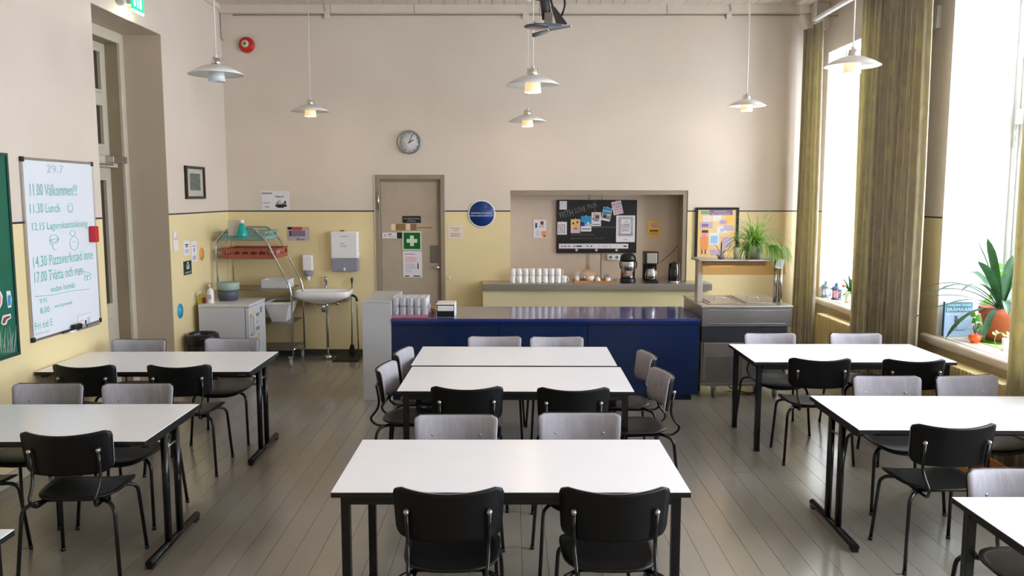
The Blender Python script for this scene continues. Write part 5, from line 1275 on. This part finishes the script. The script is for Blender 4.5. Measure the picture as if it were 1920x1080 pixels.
# rebuild the board to its measured corners
for ch in list(t.children): bpy.data.objects.remove(ch)
t.location = (XW, (wy0+wy1)/2, (wz0+wz1)/2); c = Vector(t.location); hw, hh = (wy1-wy0)/2, (wz1-wz0)/2
MB().box(0, .014, -hw+.012, hw-.012, -hh+.012, hh-.012).build('surface', mat('whiteboard_enamel', (224, 228, 236), 0.2), t)
for (a, b, e_, f_) in ((-hw, hw, -hh, -hh+.02), (-hw, hw, hh-.02, hh), (-hw, -hw+.014, -hh+.02, hh-.02), (hw-.014, hw, -hh+.02, hh-.02)):
    MB().box(0, .02, a, b, e_, f_, bev=.002).build('frame_edge', M_STEEL, t)
for sy in (-1, 1):
    for sz in (-1, 1): MB().box(-.0, .024, sy*hw-.028*(sy > 0)-.003*(sy < 0), sy*hw+.028*(sy < 0)+.003*(sy > 0), sz*hh-.034*(sz > 0)-.003*(sz < 0), sz*hh+.034*(sz < 0)+.003*(sz > 0), bev=.003).build('corner_cap', M_BLACK, t)
MB().box(.015, .06, .05, hw-.10, -hh-.006, -hh+.004, bev=.002).build('pen_tray', M_STEEL, t)
def wtxt(s, px, py, wpx, hpx, m=M_GINK, ang=0.0):
    o_ = at(px, py, X=XW+.015); a_ = at(px-wpx/2, py, X=XW+.015).y; b_ = at(px+wpx/2, py, X=XW+.015).y; o_.y = (a_+b_)/2
    sc = (at(px, py-5, X=XW+.015).z-at(px, py+5, X=XW+.015).z)/10
    U2 = YV*math.cos(ang)+ZV*math.sin(ang); V2 = ZV*math.cos(ang)-YV*math.sin(ang)
    text(s, o_, U2, V2, XV, b_-a_, hpx*sc, m, t, name='marker_writing', lift=.001)
FG = mat('faint_marker', (178, 196, 206), 0.6)
wtxt('29.7', 103, 317, 32, 15, FG); wtxt('11.00 Välkommen!!!', 100, 356, 88, 22); wtxt('11.30 Lunch', 84, 390, 56, 18); wtxt('12.15 Lagerskattsökning', 112, 424, 104, 18)
wtxt('14.30 Pizzaverkstad inne', 118, 484, 112, 20); wtxt('17.00 Tvätta och rum', 110, 513, 92, 20); wtxt('sedan hemåt', 118, 538, 46, 11)
wtxt('TIS', 81, 564, 16, 8); wtxt('8.00', 84, 581, 18, 12); wtxt('morgonmål', 119, 571, 32, 9); wtxt('Fri tid E', 82, 608, 34, 14)
wtxt('Städning', 78, 624, 28, 6, FG)
def wln(pts, r=.0022, m=M_GINK, nm='marker_drawing'):
    q_ = [at(x, y, X=XW+.0155)-c for x, y in pts]; MB().tube(q_, r, 5).build(nm, m, t)
wln([(66, 556), (100, 553), (130, 546), (168, 542)])
def wcirc(px, py, rx, ry): wln([(px+rx*math.cos(k*PI/8), py+ry*math.sin(k*PI/8)) for k in range(17)])
wcirc(132, 390, 5, 9); wcirc(139, 456, 8, 13); wcirc(136, 437, 5, 5); wcirc(101, 447, 8, 7)
wln([(93, 450), (110, 447), (108, 455), (95, 458), (93, 450)]); wln([(98, 458), (100, 468), (106, 468)]); wln([(140, 510), (155, 508), (168, 512), (172, 515), (158, 517)]); wln([(130, 386), (130, 388)]); wln([(134, 385), (134, 387)]); wln([(129, 394), (132, 397), (135, 393)])
wcirc(161, 522, 3, 4); wcirc(167, 521, 3, 4)
for k in range(2): wln([(137+4*k, 452), (137+4*k, 454)])
pn = MB()
c0 = at(158, 601, X=XW+.0155)-c
pn.box(.0145, .0152, c0.y-.10, c0.y+.10, c0.z-.065, c0.z+.055, M_PALEG); pn.box(.0152, .0156, c0.y-.095, c0.y+.095, c0.z-.06, c0.z+.05, M_PAPER); pn.box(.0156, .016, c0.y+.01, c0.y+.035, c0.z-.03, c0.z-.0, M_INK)
pn.box(.0156, .016, c0.y-.08, c0.y-.01, c0.z-.0, c0.z+.008, M_PALEG); pn.box(.0156, .016, c0.y-.08, c0.y-.01, c0.z-.03, c0.z-.022, M_PALEG); pn.box(.0156, .016, c0.y+.05, c0.y+.09, c0.z-.05, c0.z+.02, M_SKYB)
pn.build('print', None, t)['kind'] = 'stuff'
# eraser and pens
q = at(173, 439, X=XL+.03); o = MB().box(-.015, .03, -.032, .032, -.068, .068, bev=.005).build('whiteboard_eraser', M_PINKR); o.location = (XL+.022+.015, q.y, q.z); tag(o, 'red felt eraser sticking to the right edge of the whiteboard', 'eraser'); MB().box(.030, .036, -.028, .028, -.064, .064, bev=.003).build('grip', M_RED, o)
trz = wz0+.004
q = at(146, 610, X=XL+.05); o = MB().box(-.02, .02, -.06, .06, 0, .045, bev=.012).build('board_wiper', M_BLACK); o.location = (XL+.042, q.y, trz+.001); tag(o, 'black board wiper lying on the pen tray of the whiteboard', 'wiper')
for py_, m, lb in ((128, M_BLACK, 'black marker pen lying on the pen tray left of the wiper'), (134, M_WHITE, 'white marker pen lying in front of the black wiper'), (158, M_PALEG, 'pale marker pen lying right of the black wiper')):
    q = at(py_, 616, X=XL+.055); x_ = .066 if m is M_WHITE else .04
    o = MB().tube([(0, -.06, .008), (0, .045, .008)], .008, 10).build('marker_pen', m); MB().tube([(0, .045, .008), (0, .07, .008)], .0088, 10).build('pen_cap', M_BLACK, o); o.location = (XL+(.042 if m is not M_WHITE else .0605+.009), q.y, trz+(.0 if m is not M_WHITE else -.0)); tag(o, lb, 'marker')
    if m is M_WHITE: o.location.x = XL+.071; o.location.z = trz-.004
# green board at the very left
gy1 = 5.935; gy0 = 4.0; gz0, gz1 = .905, 2.345
t = thing('green_board', 'dark green board with stickers and painted grass at the left edge of the photo', 'board', (XW, (gy0+gy1)/2, (gz0+gz1)/2)); hw, hh = (gy1-gy0)/2, (gz1-gz0)/2
MB().box(0, .012, -hw+.01, hw-.01, -hh+.01, hh-.01).build('surface', M_GRBRD, t)
for (a, b, e_, f_) in ((-hw, hw, -hh, -hh+.022), (-hw, hw, hh-.022, hh), (-hw, -hw+.022, -hh+.022, hh-.022), (hw-.022, hw, -hh+.022, hh-.022)):
    MB().box(0, .022, a, b, e_, f_, bev=.002).build('frame_edge', mat('dark_green_frame', (18, 62, 50), 0.4), t)
def gp(px, py): return at(px, py, X=XL+.014)-Vector(t.location)
def sticker(pts, m, nm='sticker', h=.001, X0=.0125):
    q_ = [gp(x, y) for x, y in pts]; MB().prism([(a.y, a.z) for a in q_], Vector((X0, 0, 0)), YV, ZV, XV, h).build(nm, m, t)
sticker([(2, 606), (5, 592), (12, 590), (20, 588), (21, 596), (14, 601), (12, 608), (6, 610)], M_PAPER); sticker([(4, 604), (7, 596), (13, 593), (19, 592), (19, 595), (12, 599), (9, 606), (6, 607)], M_BROWN, 'sticker_print', .001, .0136)
sticker([(12, 546), (19, 545), (22, 560), (21, 576), (15, 577), (13, 560)], M_PAPER); sticker([(14, 554), (20, 553), (20, 572), (15, 574)], M_BLUEP, 'sticker_print', .001, .0136)
sticker([(-8, 545), (0, 545), (5, 555), (4, 570), (-2, 582), (-8, 584)], M_PAPER); sticker([(-6, 550), (-1, 550), (2, 557), (2, 568), (-2, 576), (-6, 577)], M_PINK, 'sticker_print', .001, .0136)
gr = MB(); rg = random.Random(5)
for i in range(46):
    x = -60+i*1.9; y = 663-(x*.10 if x > 0 else x*.16); b = gp(x, y); tp = gp(x+rg.uniform(-5, 5), y-rg.uniform(25, 52)); md = (b+tp)/2+Vector((0, rg.uniform(-.02, .02), 0))
    for q_ in (b, md, tp): q_.x = .014
    gr.tube([b, md, tp], [.0035, .003, .001], 5, m=(M_PALEG if i % 2 else mat('grass_paint', (90, 160, 110), 0.6)))
g_ = gr.build('painted_grass', None, t); g_['kind'] = 'stuff'

# small framed picture
t, c, U, V, N, pw, ph = panel('framed_picture', 'small dark framed engraving of trees on the left wall near the corner', 'picture', (346, 312, 381, 373), 'left', X=XW, depth=.008, base=mat('print_mount', (214, 204, 196), 0.6), prints=[(.24, .26, .80, .78, M_OLIVE)])
fm = MB(); e = .03
fm.obox(O0, U, V, N, -pw/2, -pw/2+e, -ph/2, ph/2, 0, .028); fm.obox(O0, U, V, N, pw/2-e, pw/2, -ph/2, ph/2, 0, .028); fm.obox(O0, U, V, N, -pw/2+e, pw/2-e, ph/2-e, ph/2, 0, .028); fm.obox(O0, U, V, N, -pw/2+e, pw/2-e, -ph/2, -ph/2+e, 0, .028)
fm.build('frame', M_DKWOOD, t)
MB().obox(O0, U, V, N, -pw/2+e, pw/2-e, -ph/2+e, ph/2-e, .012, .014).build('glass', M_GLASS, t)
# notices and stickers by the corner
q = at(327, 442, X=XW); o = MB().lathe([(0, 0), (.045, 0), (.043, .012), (0, .014)], n=20, axis='x').build('round_tag', M_PAPER); o.location = (XW, q.y, q.z); tag(o, 'small round white plate on the left wall above the light switch', 'plate')
q = at(328, 461, X=XW); t = thing('light_switch', 'square white light switch on the left wall beside the doorway', 'switch', (XW, q.y, q.z)); MB().box(0, .012, -.06, .06, -.058, .058, bev=.004).build('plate', M_WHITE, t); MB().box(.012, .016, -.035, .035, -.04, .04, bev=.002).build('rocker', M_WHITE, t)
panel('left_notice', 'narrow white notice with black text on the left wall near the corner', 'notice', (344, 451, 356, 479), 'left', X=XW, depth=.001, prints=[(.25, .68, .75, .76, M_INK), (.3, .56, .7, .62, M_INK), (.2, .32, .75, .37, M_GREYP), (.2, .2, .85, .24, M_GREYP)])
panel('left_notice', 'tall narrow lilac notice just right of the black text notice', 'notice', (359, 452, 369, 491), 'left', X=XW, depth=.001, prints=[(.2, .72, .8, .8, M_LIL), (.4, .5, .6, .66, M_PUR), (.2, .1, .8, .3, M_LIL)])
panel('recycling_sign', 'dark green recycling sign with a white arrow ring on the left wall', 'sign', (344, 489, 359, 515), 'left', X=XW, depth=.002, base=mat('deep_green', (14, 56, 46), 0.4),
      prints=[(.38, .48, .48, .74, M_PAPER), (.60, .48, .70, .74, M_PAPER), (.38, .42, .70, .50, M_PAPER), (.46, .78, .62, .90, M_PAPER)], texts=[('KIERRÄTÄ', .5, .17, .78, .14, M_PAPER)])
q = at(378, 476, X=XW); o = MB().lathe([(0, 0), (.075, 0), (.075, .001), (0, .0012)], n=24, axis='x').build('round_sticker', mat('orange_sticker', (232, 164, 70), 0.5)); o.location = (XW, q.y, q.z); tag(o, 'round orange sticker on the left wall beside the dish rack', 'sticker')
MB().box(.0013, .0018, -.03, .03, -.035, .035).build('print', M_ORG, o)
q = at(338, 583, X=XW); o = MB().lathe([(0, 0), (.082, 0), (.082, .001), (0, .0012)], n=28, axis='x').build('round_sticker', M_CYAN); o.location = (XW, q.y, q.z); tag(o, 'round bright blue sticker low on the left wall beside the doorway', 'sticker')
pk = MB()
for i in range(3): pk.box(.0013, .0018, -.035+.01*i, .035-.012*i, .02-.022*i, .026-.022*i)
pk.build('print', M_SKYB, o)['kind'] = 'stuff'
# exit sign above the doorway
q = at(252, 8, X=XL+.10)
t = thing('exit_sign', 'glowing green exit sign with white figure above the doorway', 'exit sign', (XL, q.y, q.z))
MB().lathe([(0, .0), (.085, .0), (.085, .06), (.07, .075), (0, .078)], (.0, -.10, .05), 24, axis='x').build('base', mat('grey_white_housing', (186, 180, 172), 0.4), t)
MB().box(.05, .11, -.10, .15, -.02, .19, bev=.01).build('housing', mat('grey_white_housing', (186, 180, 172), 0.4), t)
MB().box(.1105, .122, -.10, .15, -.055, .10, bev=.003).build('green_panel', M_EXIT, t)
MB().box(.1085, .1215, -.095, .145, -.075, -.057, bev=.002).build('light_strip', M_EXITL, t)
pk = MB(); pk.box(.1222, .1235, .06, .10, -.03, .075); pk.box(.1222, .1235, .005, .035, -.03, .075)
pk.obox(Vector((.1222, -.045, .02)), YV, ZV, XV, -.012, .018, -.045, .05, 0, .0013); pk.obox(Vector((.1222, -.06, .02)), YV, ZV, XV, -.014, .0, -.02, .02, 0, .0013)
pk.build('exit_figure', M_EXITW, t)
l_ = bpy.data.lights.new('exit_light', 'POINT'); l_.energy = 1.2; l_.color = (1, .96, .75); l_.shadow_soft_size = .03
lo = bpy.data.objects.new('exit_light', l_); COL.objects.link(lo); lo.parent = t; lo.location = (.09, .02, -.11)

# ------------------------------------------------------------------ plants
def strap(m, p0, direction, L, w, droop, n=9, curl=0.0, up=1.0, mat_=None, fold=.25):
    """one long arching leaf added to builder m"""
    d = Vector(direction).normalized(); h = Vector((d.x, d.y, 0)); h = h.normalized() if h.length > 1e-4 else Vector((1, 0, 0)); side = Vector((-h.y, h.x, 0))
    vs = []; p = Vector(p0); cur = d.copy()
    for i in range(n+1):
        t_ = i/n; ww = w*(math.sin(min(1, t_*1.25+.18)*PI*.5)**.7)*(1-max(0, (t_-.72)/.28)**2.2)
        ww = max(ww, .0006); nrm = side.cross(cur).normalized()
        if nrm.z < 0: nrm = -nrm
        vs += [p-side*ww+nrm*ww*fold, p.copy(), p+side*ww+nrm*ww*fold]
        p = p+cur*(L/n); cur = (cur+Vector((0, 0, -droop/n))+h*(curl/n)).normalized()
    fs = []
    for i in range(n):
        for k in range(2): q = i*3+k; fs.append((q, q+1, q+4, q+3))
    m.add(vs, fs, mat_, True); return m
# clivia in terracotta pot
SIL = WZ0+.041
pc = Vector((4.20, 7.06, SIL)); 
t = thing('clivia_plant', 'large strap leaved plant in a terracotta pot on the near window sill', 'plant', (pc.x, pc.y, SIL+.019)); t.scale = (1.25, 1.25, 1.25)
MB().lathe([(0, 0), (.085, 0), (.125, .18), (.138, .18), (.140, .225), (.126, .225), (.120, .19), (0, .185)], n=32).build('pot', M_TERRA, t)
MB().lathe([(0, .196), (.122, .196), (.11, .206), (0, .212)], n=24).build('soil', M_SOIL, t)
MB().lathe([(0, .0), (.12, 0), (.135, .012), (.13, .012), (.11, .004), (0, .004)], (0, 0, -.011), 28).build('saucer', M_LEAFL, t)
rl = random.Random(12)
# (azimuth from +X, start elevation, length, width, droop)
LV = [(200, 78, .52, .036, .75), (215, 62, .50, .034, 1.0), (190, 38, .62, .018, 1.1), (183, 55, .55, .016, 1.9), (205, 25, .56, .014, .75), (170, 30, .50, .014, .9), (215, 50, .62, .016, 1.5), (178, 20, .62, .014, 1.1), (195, 12, .50, .020, 1.5),
      (225, 15, .42, .022, 1.7), (260, 80, .40, .034, .9), (300, 70, .46, .034, .8), (330, 72, .55, .030, .7), (20, 65, .50, .030, .9), (60, 55, .50, .026, 1.2), (100, 60, .45, .028, 1.3), (140, 50, .50, .022, 1.5),
      (245, 40, .42, .024, 1.6), (285, 35, .36, .024, 1.8), (350, 45, .34, .024, 1.6), (160, 78, .52, .026, .9), (310, 85, .56, .030, .5)]
for (az, el, L, w_, dr) in LV:
    a, e_ = math.radians(az), math.radians(el)
    strap(MB(), (.02*math.cos(a), .02*math.sin(a), .21), (math.cos(a)*math.cos(e_), math.sin(a)*math.cos(e_), math.sin(e_)), L, w_, dr, 10).build('leaf', M_LEAFD, t, fixn=False)
MB().lathe([(.032, .20), (.038, .23), (.028, .29), (.01, .32), (0, .32)], n=12).build('leaf_base', mat('pale_green_stem', (120, 140, 80), 0.5), t)
# green mat under it
o = MB().box(-.15, .17, -.26, .20, 0, .003).build('table_mat', mat('lime_mat', (170, 200, 110), 0.7, var=0.2, vscale=20)); o.scale = (1.1, 1.25, 1); o.location = (pc.x-.02, pc.y-.03, SIL); tag(o, 'lime green mat under the terracotta pot on the window sill', 'mat')
# heart leaved vine behind
def blob_leaf(m, c, r, nrm, mt=None):
    nrm = Vector(nrm).normalized(); a = nrm.cross(ZV); a = a.normalized() if a.length > 1e-3 else Vector((1, 0, 0)); b = nrm.cross(a)
    pts = []
    for k in range(12):
        th = 2*PI*k/12; rr = r*(1-.28*math.cos(th)**8*(1 if math.cos(th) < 0 else -.5)); x, y = rr*math.sin(th)*.85, rr*math.cos(th)
        pts.append(Vector(c)+a*x-b*y+nrm*(-.25*r*abs(math.sin(th))))
    n_ = len(pts); vs = [Vector(c)]+pts+[Vector(c)-nrm*.0012]
    fs = [(0, 1+k, 1+(k+1) % n_) for k in range(n_)]
    m.add(vs[:-1], fs, mt, True); return m
pv = Vector((4.20, 7.30, SIL)); 
t = thing('trailing_vine', 'light green heart leaved vine in a pale pot behind the terracotta pot', 'plant', (pv.x+.10, pv.y+.04, SIL))
MB().lathe([(0, 0), (.05, 0), (.065, .12), (.06, .12), (.05, .1), (0, .095)], n=20).build('pot', mat('pale_pot', (214, 214, 206), 0.4), t)
rv_ = random.Random(4); st_ = MB()
spots = [(-.02, .0, .20), (.02, -.03, .26), (-.14, -.03, .17), (-.18, .0, .14), (-.10, .02, .15), (-.05, .02, .30), (.0, .03, .36), (.03, -.02, .43), (.02, .02, .50), (-.01, -.02, .58), (.04, .0, .55), (.09, -.08, .46), (.12, -.12, .44), (.08, -.03, .50), (.10, -.1, .38), (-.16, -.06, .10), (-.2, -.03, .20), (.05, .04, .62)]
for (x, y, z) in spots:
    blob_leaf(MB(), (x, y, z), rv_.uniform(.026, .040), (-.5+rv_.uniform(-.4, .4), -.9, .45+rv_.uniform(-.3, .3))).build('leaf', M_LEAFL, t, fixn=False)
    st_.tube(bez([(0, 0, .10), (x*.4, y*.5, z*.6+.05), (x, y, z)]), .0022, 5)
st_.build('stem', mat('pale_green_stem', (120, 140, 80), 0.5), t)['kind'] = 'stuff'
# small succulent in orange pot
p = at(1839, 640, Z=SIL+.003); t = thing('potted_succulent', 'small succulent in a round orange pot on the window sill', 'plant', (3.965, 7.02, SIL)); t.scale = (1.2, 1.2, 1.2)
MB().lathe([(0, 0), (.022, 0), (.040, .025), (.042, .05), (.034, .062), (.030, .06), (0, .052)], n=24).build('pot', M_ORANGE, t)
for k in range(12):
    a = k*2.4; e_ = math.radians(35+4*k); strap(MB(), (0, 0, .055+.003*k), (math.cos(a)*math.cos(e_), math.sin(a)*math.cos(e_), math.sin(e_)), .06, .006, -.4, 4).build('leaf', mat('blue_green_succulent', (96, 124, 106), 0.5), t, fixn=False)
# white cup with sprout
p = Vector((4.02, 6.66, SIL)); t = thing('cup_plant', 'white cup with a small curling sprout in front of the terracotta pot', 'plant', (p.x, p.y, SIL))
MB().lathe([(0, 0), (.032, 0), (.034, .10), (.030, .10), (.028, .09), (0, .088)], n=22).build('cup', M_CERAM, t)
s_ = MB(); s_.tube(bez([(-.01, 0, .09), (-.03, 0, .15), (-.09, 0, .14), (-.10, 0, .07), (-.07, 0, .03)]), .003, 6); s_.build('stem', mat('pale_green_stem', (120, 140, 80), 0.5), t)
for (x, y, z) in ((-.10, 0, .14), (-.07, .01, .15), (-.02, 0, .13), (.01, -.01, .12), (.02, .01, .14)): blob_leaf(MB(), (x, y, z), .02, (.2, -.6, .8)).build('leaf', M_LEAFS, t, fixn=False)
# book standing in the window
p = Vector((3.985, 7.345, SIL)); t = thing('standing_book', 'blue wildlife book standing upright at the far end of the near window sill', 'book', (p.x+.0, p.y, SIL))
bk = MB().box(-.105, .105, -.012, .012, .001, .285, bev=.002); bk.build('cover', mat('book_blue', (146, 178, 212), 0.35, col2=(176, 200, 226), vscale=6), t)
MB().box(-.108, -.1055, -.0125, .0125, .001, .285).build('spine', mat('book_spine', (46, 76, 96), 0.4), t)
MB().box(-.100, .100, -.0135, -.0122, .20, .275).build('title_band', mat('book_teal', (60, 130, 150), 0.4), t)
tq = Vector(t.location)
text('Pohjolan linnut', tq+Vector((0, -.0135, .258)), *BACK, .17, .022, M_PAPER, t, lift=.001); text('ERÄMAAN', tq+Vector((0, -.0135, .225)), *BACK, .18, .032, M_PAPER, t, lift=.001); text('AVARUUS', tq+Vector((0, -.0125, .185)), *BACK, .18, .018, M_PAPER, t, lift=.001)
brd = MB(); brd.lathe([(0, -.0002), (.022, -.0002), (.020, -.0012), (0, -.0015)], (-.01, -.012, .13), 14, axis='y'); brd.lathe([(0, -.0002), (.012, -.0002), (.010, -.0012), (0, -.0015)], (-.02, -.012, .16), 12, axis='y'); brd.box(-.012, -.008, -.0135, -.0122, .05, .11); brd.box(-.05, .05, -.0135, -.0122, .05, .055)
brd.build('cover_print', mat('bird_grey', (92, 92, 120), 0.5), t)['kind'] = 'stuff'
t.scale = (1.25, 1, 1.1); t.rotation_euler = (0, 0, .08)
# lanterns on the far sill
for (px, py, m, lb) in ((1541, 549, mat('grey_lantern', (128, 142, 150), 0.4, 0.4), 'left one of the two small metal lanterns on the far window sill'), (1561, 549, mat('blue_lantern', (84, 104, 130), 0.4, 0.4), 'right one of the two small metal lanterns, darker blue with red glass')):
    p = Vector((3.90, 10.215, SIL)) if px == 1541 else Vector((3.94, 9.99, SIL)); t = thing('lantern', lb, 'lantern', (p.x, p.y, SIL))
    MB().lathe([(0, 0), (.062, 0), (.064, .012), (.055, .02), (0, .02)], n=20).build('base', m, t)
    for k in range(6):
        a = k*PI/3; MB().tube([(.052*math.cos(a), .052*math.sin(a), .018), (.052*math.cos(a), .052*math.sin(a), .125)], .004, 6).build('bar', m, t)
    MB().lathe([(.045, .02), (.045, .122)], n=20).build('glass', mat('lantern_glass_red', (226, 150, 160), 0.1, trans=0.7) if 'red' in lb else M_CLRPL, t)
    MB().lathe([(.066, .12), (.068, .128), (.05, .155), (.028, .165), (.028, .185), (.02, .20), (0, .205)], n=20).build('roof', m, t)
    MB().tube([(.012*math.cos(k*PI/6), 0, .205+.012+.012*math.sin(k*PI/6)) for k in range(13)], .002, 5).build('ring', m, t)
# far sill plant with orange blossom
p = Vector((3.98, 9.70, SIL)); t = thing('potted_plant', 'bushy plant with an orange blossom in a white pot on the far window sill', 'plant', (p.x, p.y, SIL))
MB().lathe([(0, 0), (.05, 0), (.062, .11), (.058, .11), (.05, .1), (0, .095)], n=22).build('pot', M_CERAM, t)
rr_ = random.Random(8); lm = MB()
for k in range(46):
    a = rr_.uniform(0, 2*PI); e_ = math.radians(rr_.uniform(25, 85)); strap(lm, (0, 0, .10), (math.cos(a)*math.cos(e_), math.sin(a)*math.cos(e_), math.sin(e_)), rr_.uniform(.14, .28), .010, rr_.uniform(.8, 2.4), 5)
lm.build('foliage', M_LEAFD, t, fixn=False)['kind'] = 'stuff'
lm = MB()
for k in range(7):
    a = -2.4+k*.25; strap(lm, (-.03, -.04, .10), (math.cos(a)*.6, math.sin(a)*.6, .6), .34, .004, 3.4, 8)
lm.build('hanging_leaves', M_LEAFS, t, fixn=False)['kind'] = 'stuff'
MB().lathe([(0, -.02), (.018, -.01), (.022, .0), (.014, .014), (0, .018)], (-.09, -.03, .20), 10).build('blossom', M_ORANGE, t)

# spider plant and small succulents on the food cart shelf
SH = 1.403
p = at(1412, 478, Y=8.60); t = thing('spider_plant', 'big bright green spider plant spilling over the right end of the cart shelf', 'plant', (p.x, 8.60, SH))
MB().lathe([(0, 0), (.075, 0), (.10, .13), (.095, .13), (.085, .115), (0, .11)], n=26).build('pot', mat('grey_green_pot', (150, 156, 140), 0.5), t)
rs = random.Random(21)
for part, n_, mt in (('foliage', 90, M_LEAFS), ('foliage', 80, M_LEAFL)):
    lm = MB()
    for k in range(n_):
        a = rs.uniform(0, 2*PI); e_ = math.radians(rs.uniform(28, 86)); L = rs.uniform(.22, .46); strap(lm, (rs.uniform(-.03, .05), rs.uniform(-.03, .03), .11), (math.cos(a)*math.cos(e_), math.sin(a)*math.cos(e_)*.7, math.sin(e_)), L, rs.uniform(.004, .008), rs.uniform(1.4, 3.6), 8)
    for k in range(n_//3):
        a = rs.uniform(-1.9, .3); strap(lm, (.13+rs.uniform(-.05, .1), -.12, .12), (math.cos(a)*.6, math.sin(a)*.5, .35), rs.uniform(.18, .34), rs.uniform(.004, .007), rs.uniform(3.0, 5.5), 8)
    lm.build(part, mt, t, fixn=False)['kind'] = 'stuff'
p = at(1382, 478, Y=8.58); t = thing('small_pot_plant', 'small pale cup with thin arching leaves left of the spider plant', 'plant', (p.x, 8.56, SH))
MB().lathe([(0, 0), (.036, 0), (.048, .115), (.044, .115), (.038, .10), (0, .095)], n=22).build('pot', mat('pale_green_cup', (206, 206, 172), 0.4), t)
lm = MB()
for k in range(14):
    a = rs.uniform(0, 2*PI); e_ = math.radians(rs.uniform(30, 75)); strap(lm, (0, 0, .10), (math.cos(a)*math.cos(e_), math.sin(a)*math.cos(e_), math.sin(e_)), rs.uniform(.14, .26), .0035, rs.uniform(1.2, 2.6), 7)
lm.build('foliage', M_LEAFD, t, fixn=False)['kind'] = 'stuff'
p = at(1352, 478, Y=8.55); t = thing('spiky_succulent', 'small dark spiky plant in front of the yellow poster on the cart shelf', 'plant', (p.x, 8.55, SH))
MB().lathe([(0, 0), (.03, 0), (.036, .03), (.03, .03), (0, .026)], n=16).build('pot', M_GREYP, t)
for k in range(9):
    a = k*.72; e_ = math.radians(12+(k % 3)*26); strap(MB(), (0, 0, .03), (math.cos(a)*math.cos(e_), math.sin(a)*math.cos(e_)*.5, math.sin(e_)), .12+.02*(k % 3), .007, .9, 6).build('leaf', mat('dark_spiky_leaf', (56, 84, 40), 0.5), t, fixn=False)

# wooden crate on the floor by the radiator
t = thing('wooden_crate', 'open orange brown wooden crate on the floor under the near radiator end', 'crate', (3.38, 5.78, 0))
for (a, b, c_, d, z0, z1) in ((-.15, .15, -.20, -.188, 0, .13), (-.15, .15, .188, .20, 0, .13), (-.15, -.138, -.188, .188, 0, .13), (.138, .15, -.188, .188, 0, .13), (-.138, .138, -.188, .188, 0, .01)):
    MB().box(a, b, c_, d, z0, z1).build('board', M_WOOD, t)

# small things on the walls and floor
p = at(841, 521, Y=YB-.02); o = MB().tube([(0, .019, 0), (0, -.02, 0), (.018, -.045, .006)], .007, 8).build('wall_hook', M_STEEL); o.location = p; tag(o, 'tiny metal hook on the yellow wall right of the grey door frame', 'hook')
p = at(1758, 32, X=XR-.02); o = MB().box(-.02, .019, -.03, .03, -.10, .10, bev=.004).build('wall_box', M_WHITEW); o.location = p; tag(o, 'narrow white box high on the pier beside the wide curtain', 'box')
o = MB().tube(bez([(2.30, 9.0, .134), (2.32, 8.7, .02), (2.45, 8.45, .008), (2.62, 8.55, .008), (2.70, 8.8, .008), (2.95, 9.3, .008), (3.1, 10.2, .008)]), .007, 8).build('power_cable', M_BLACK); origin_to(o, (2.45, 8.45, 0)); tag(o, 'black power cable looping on the floor under the food cart', 'cable')
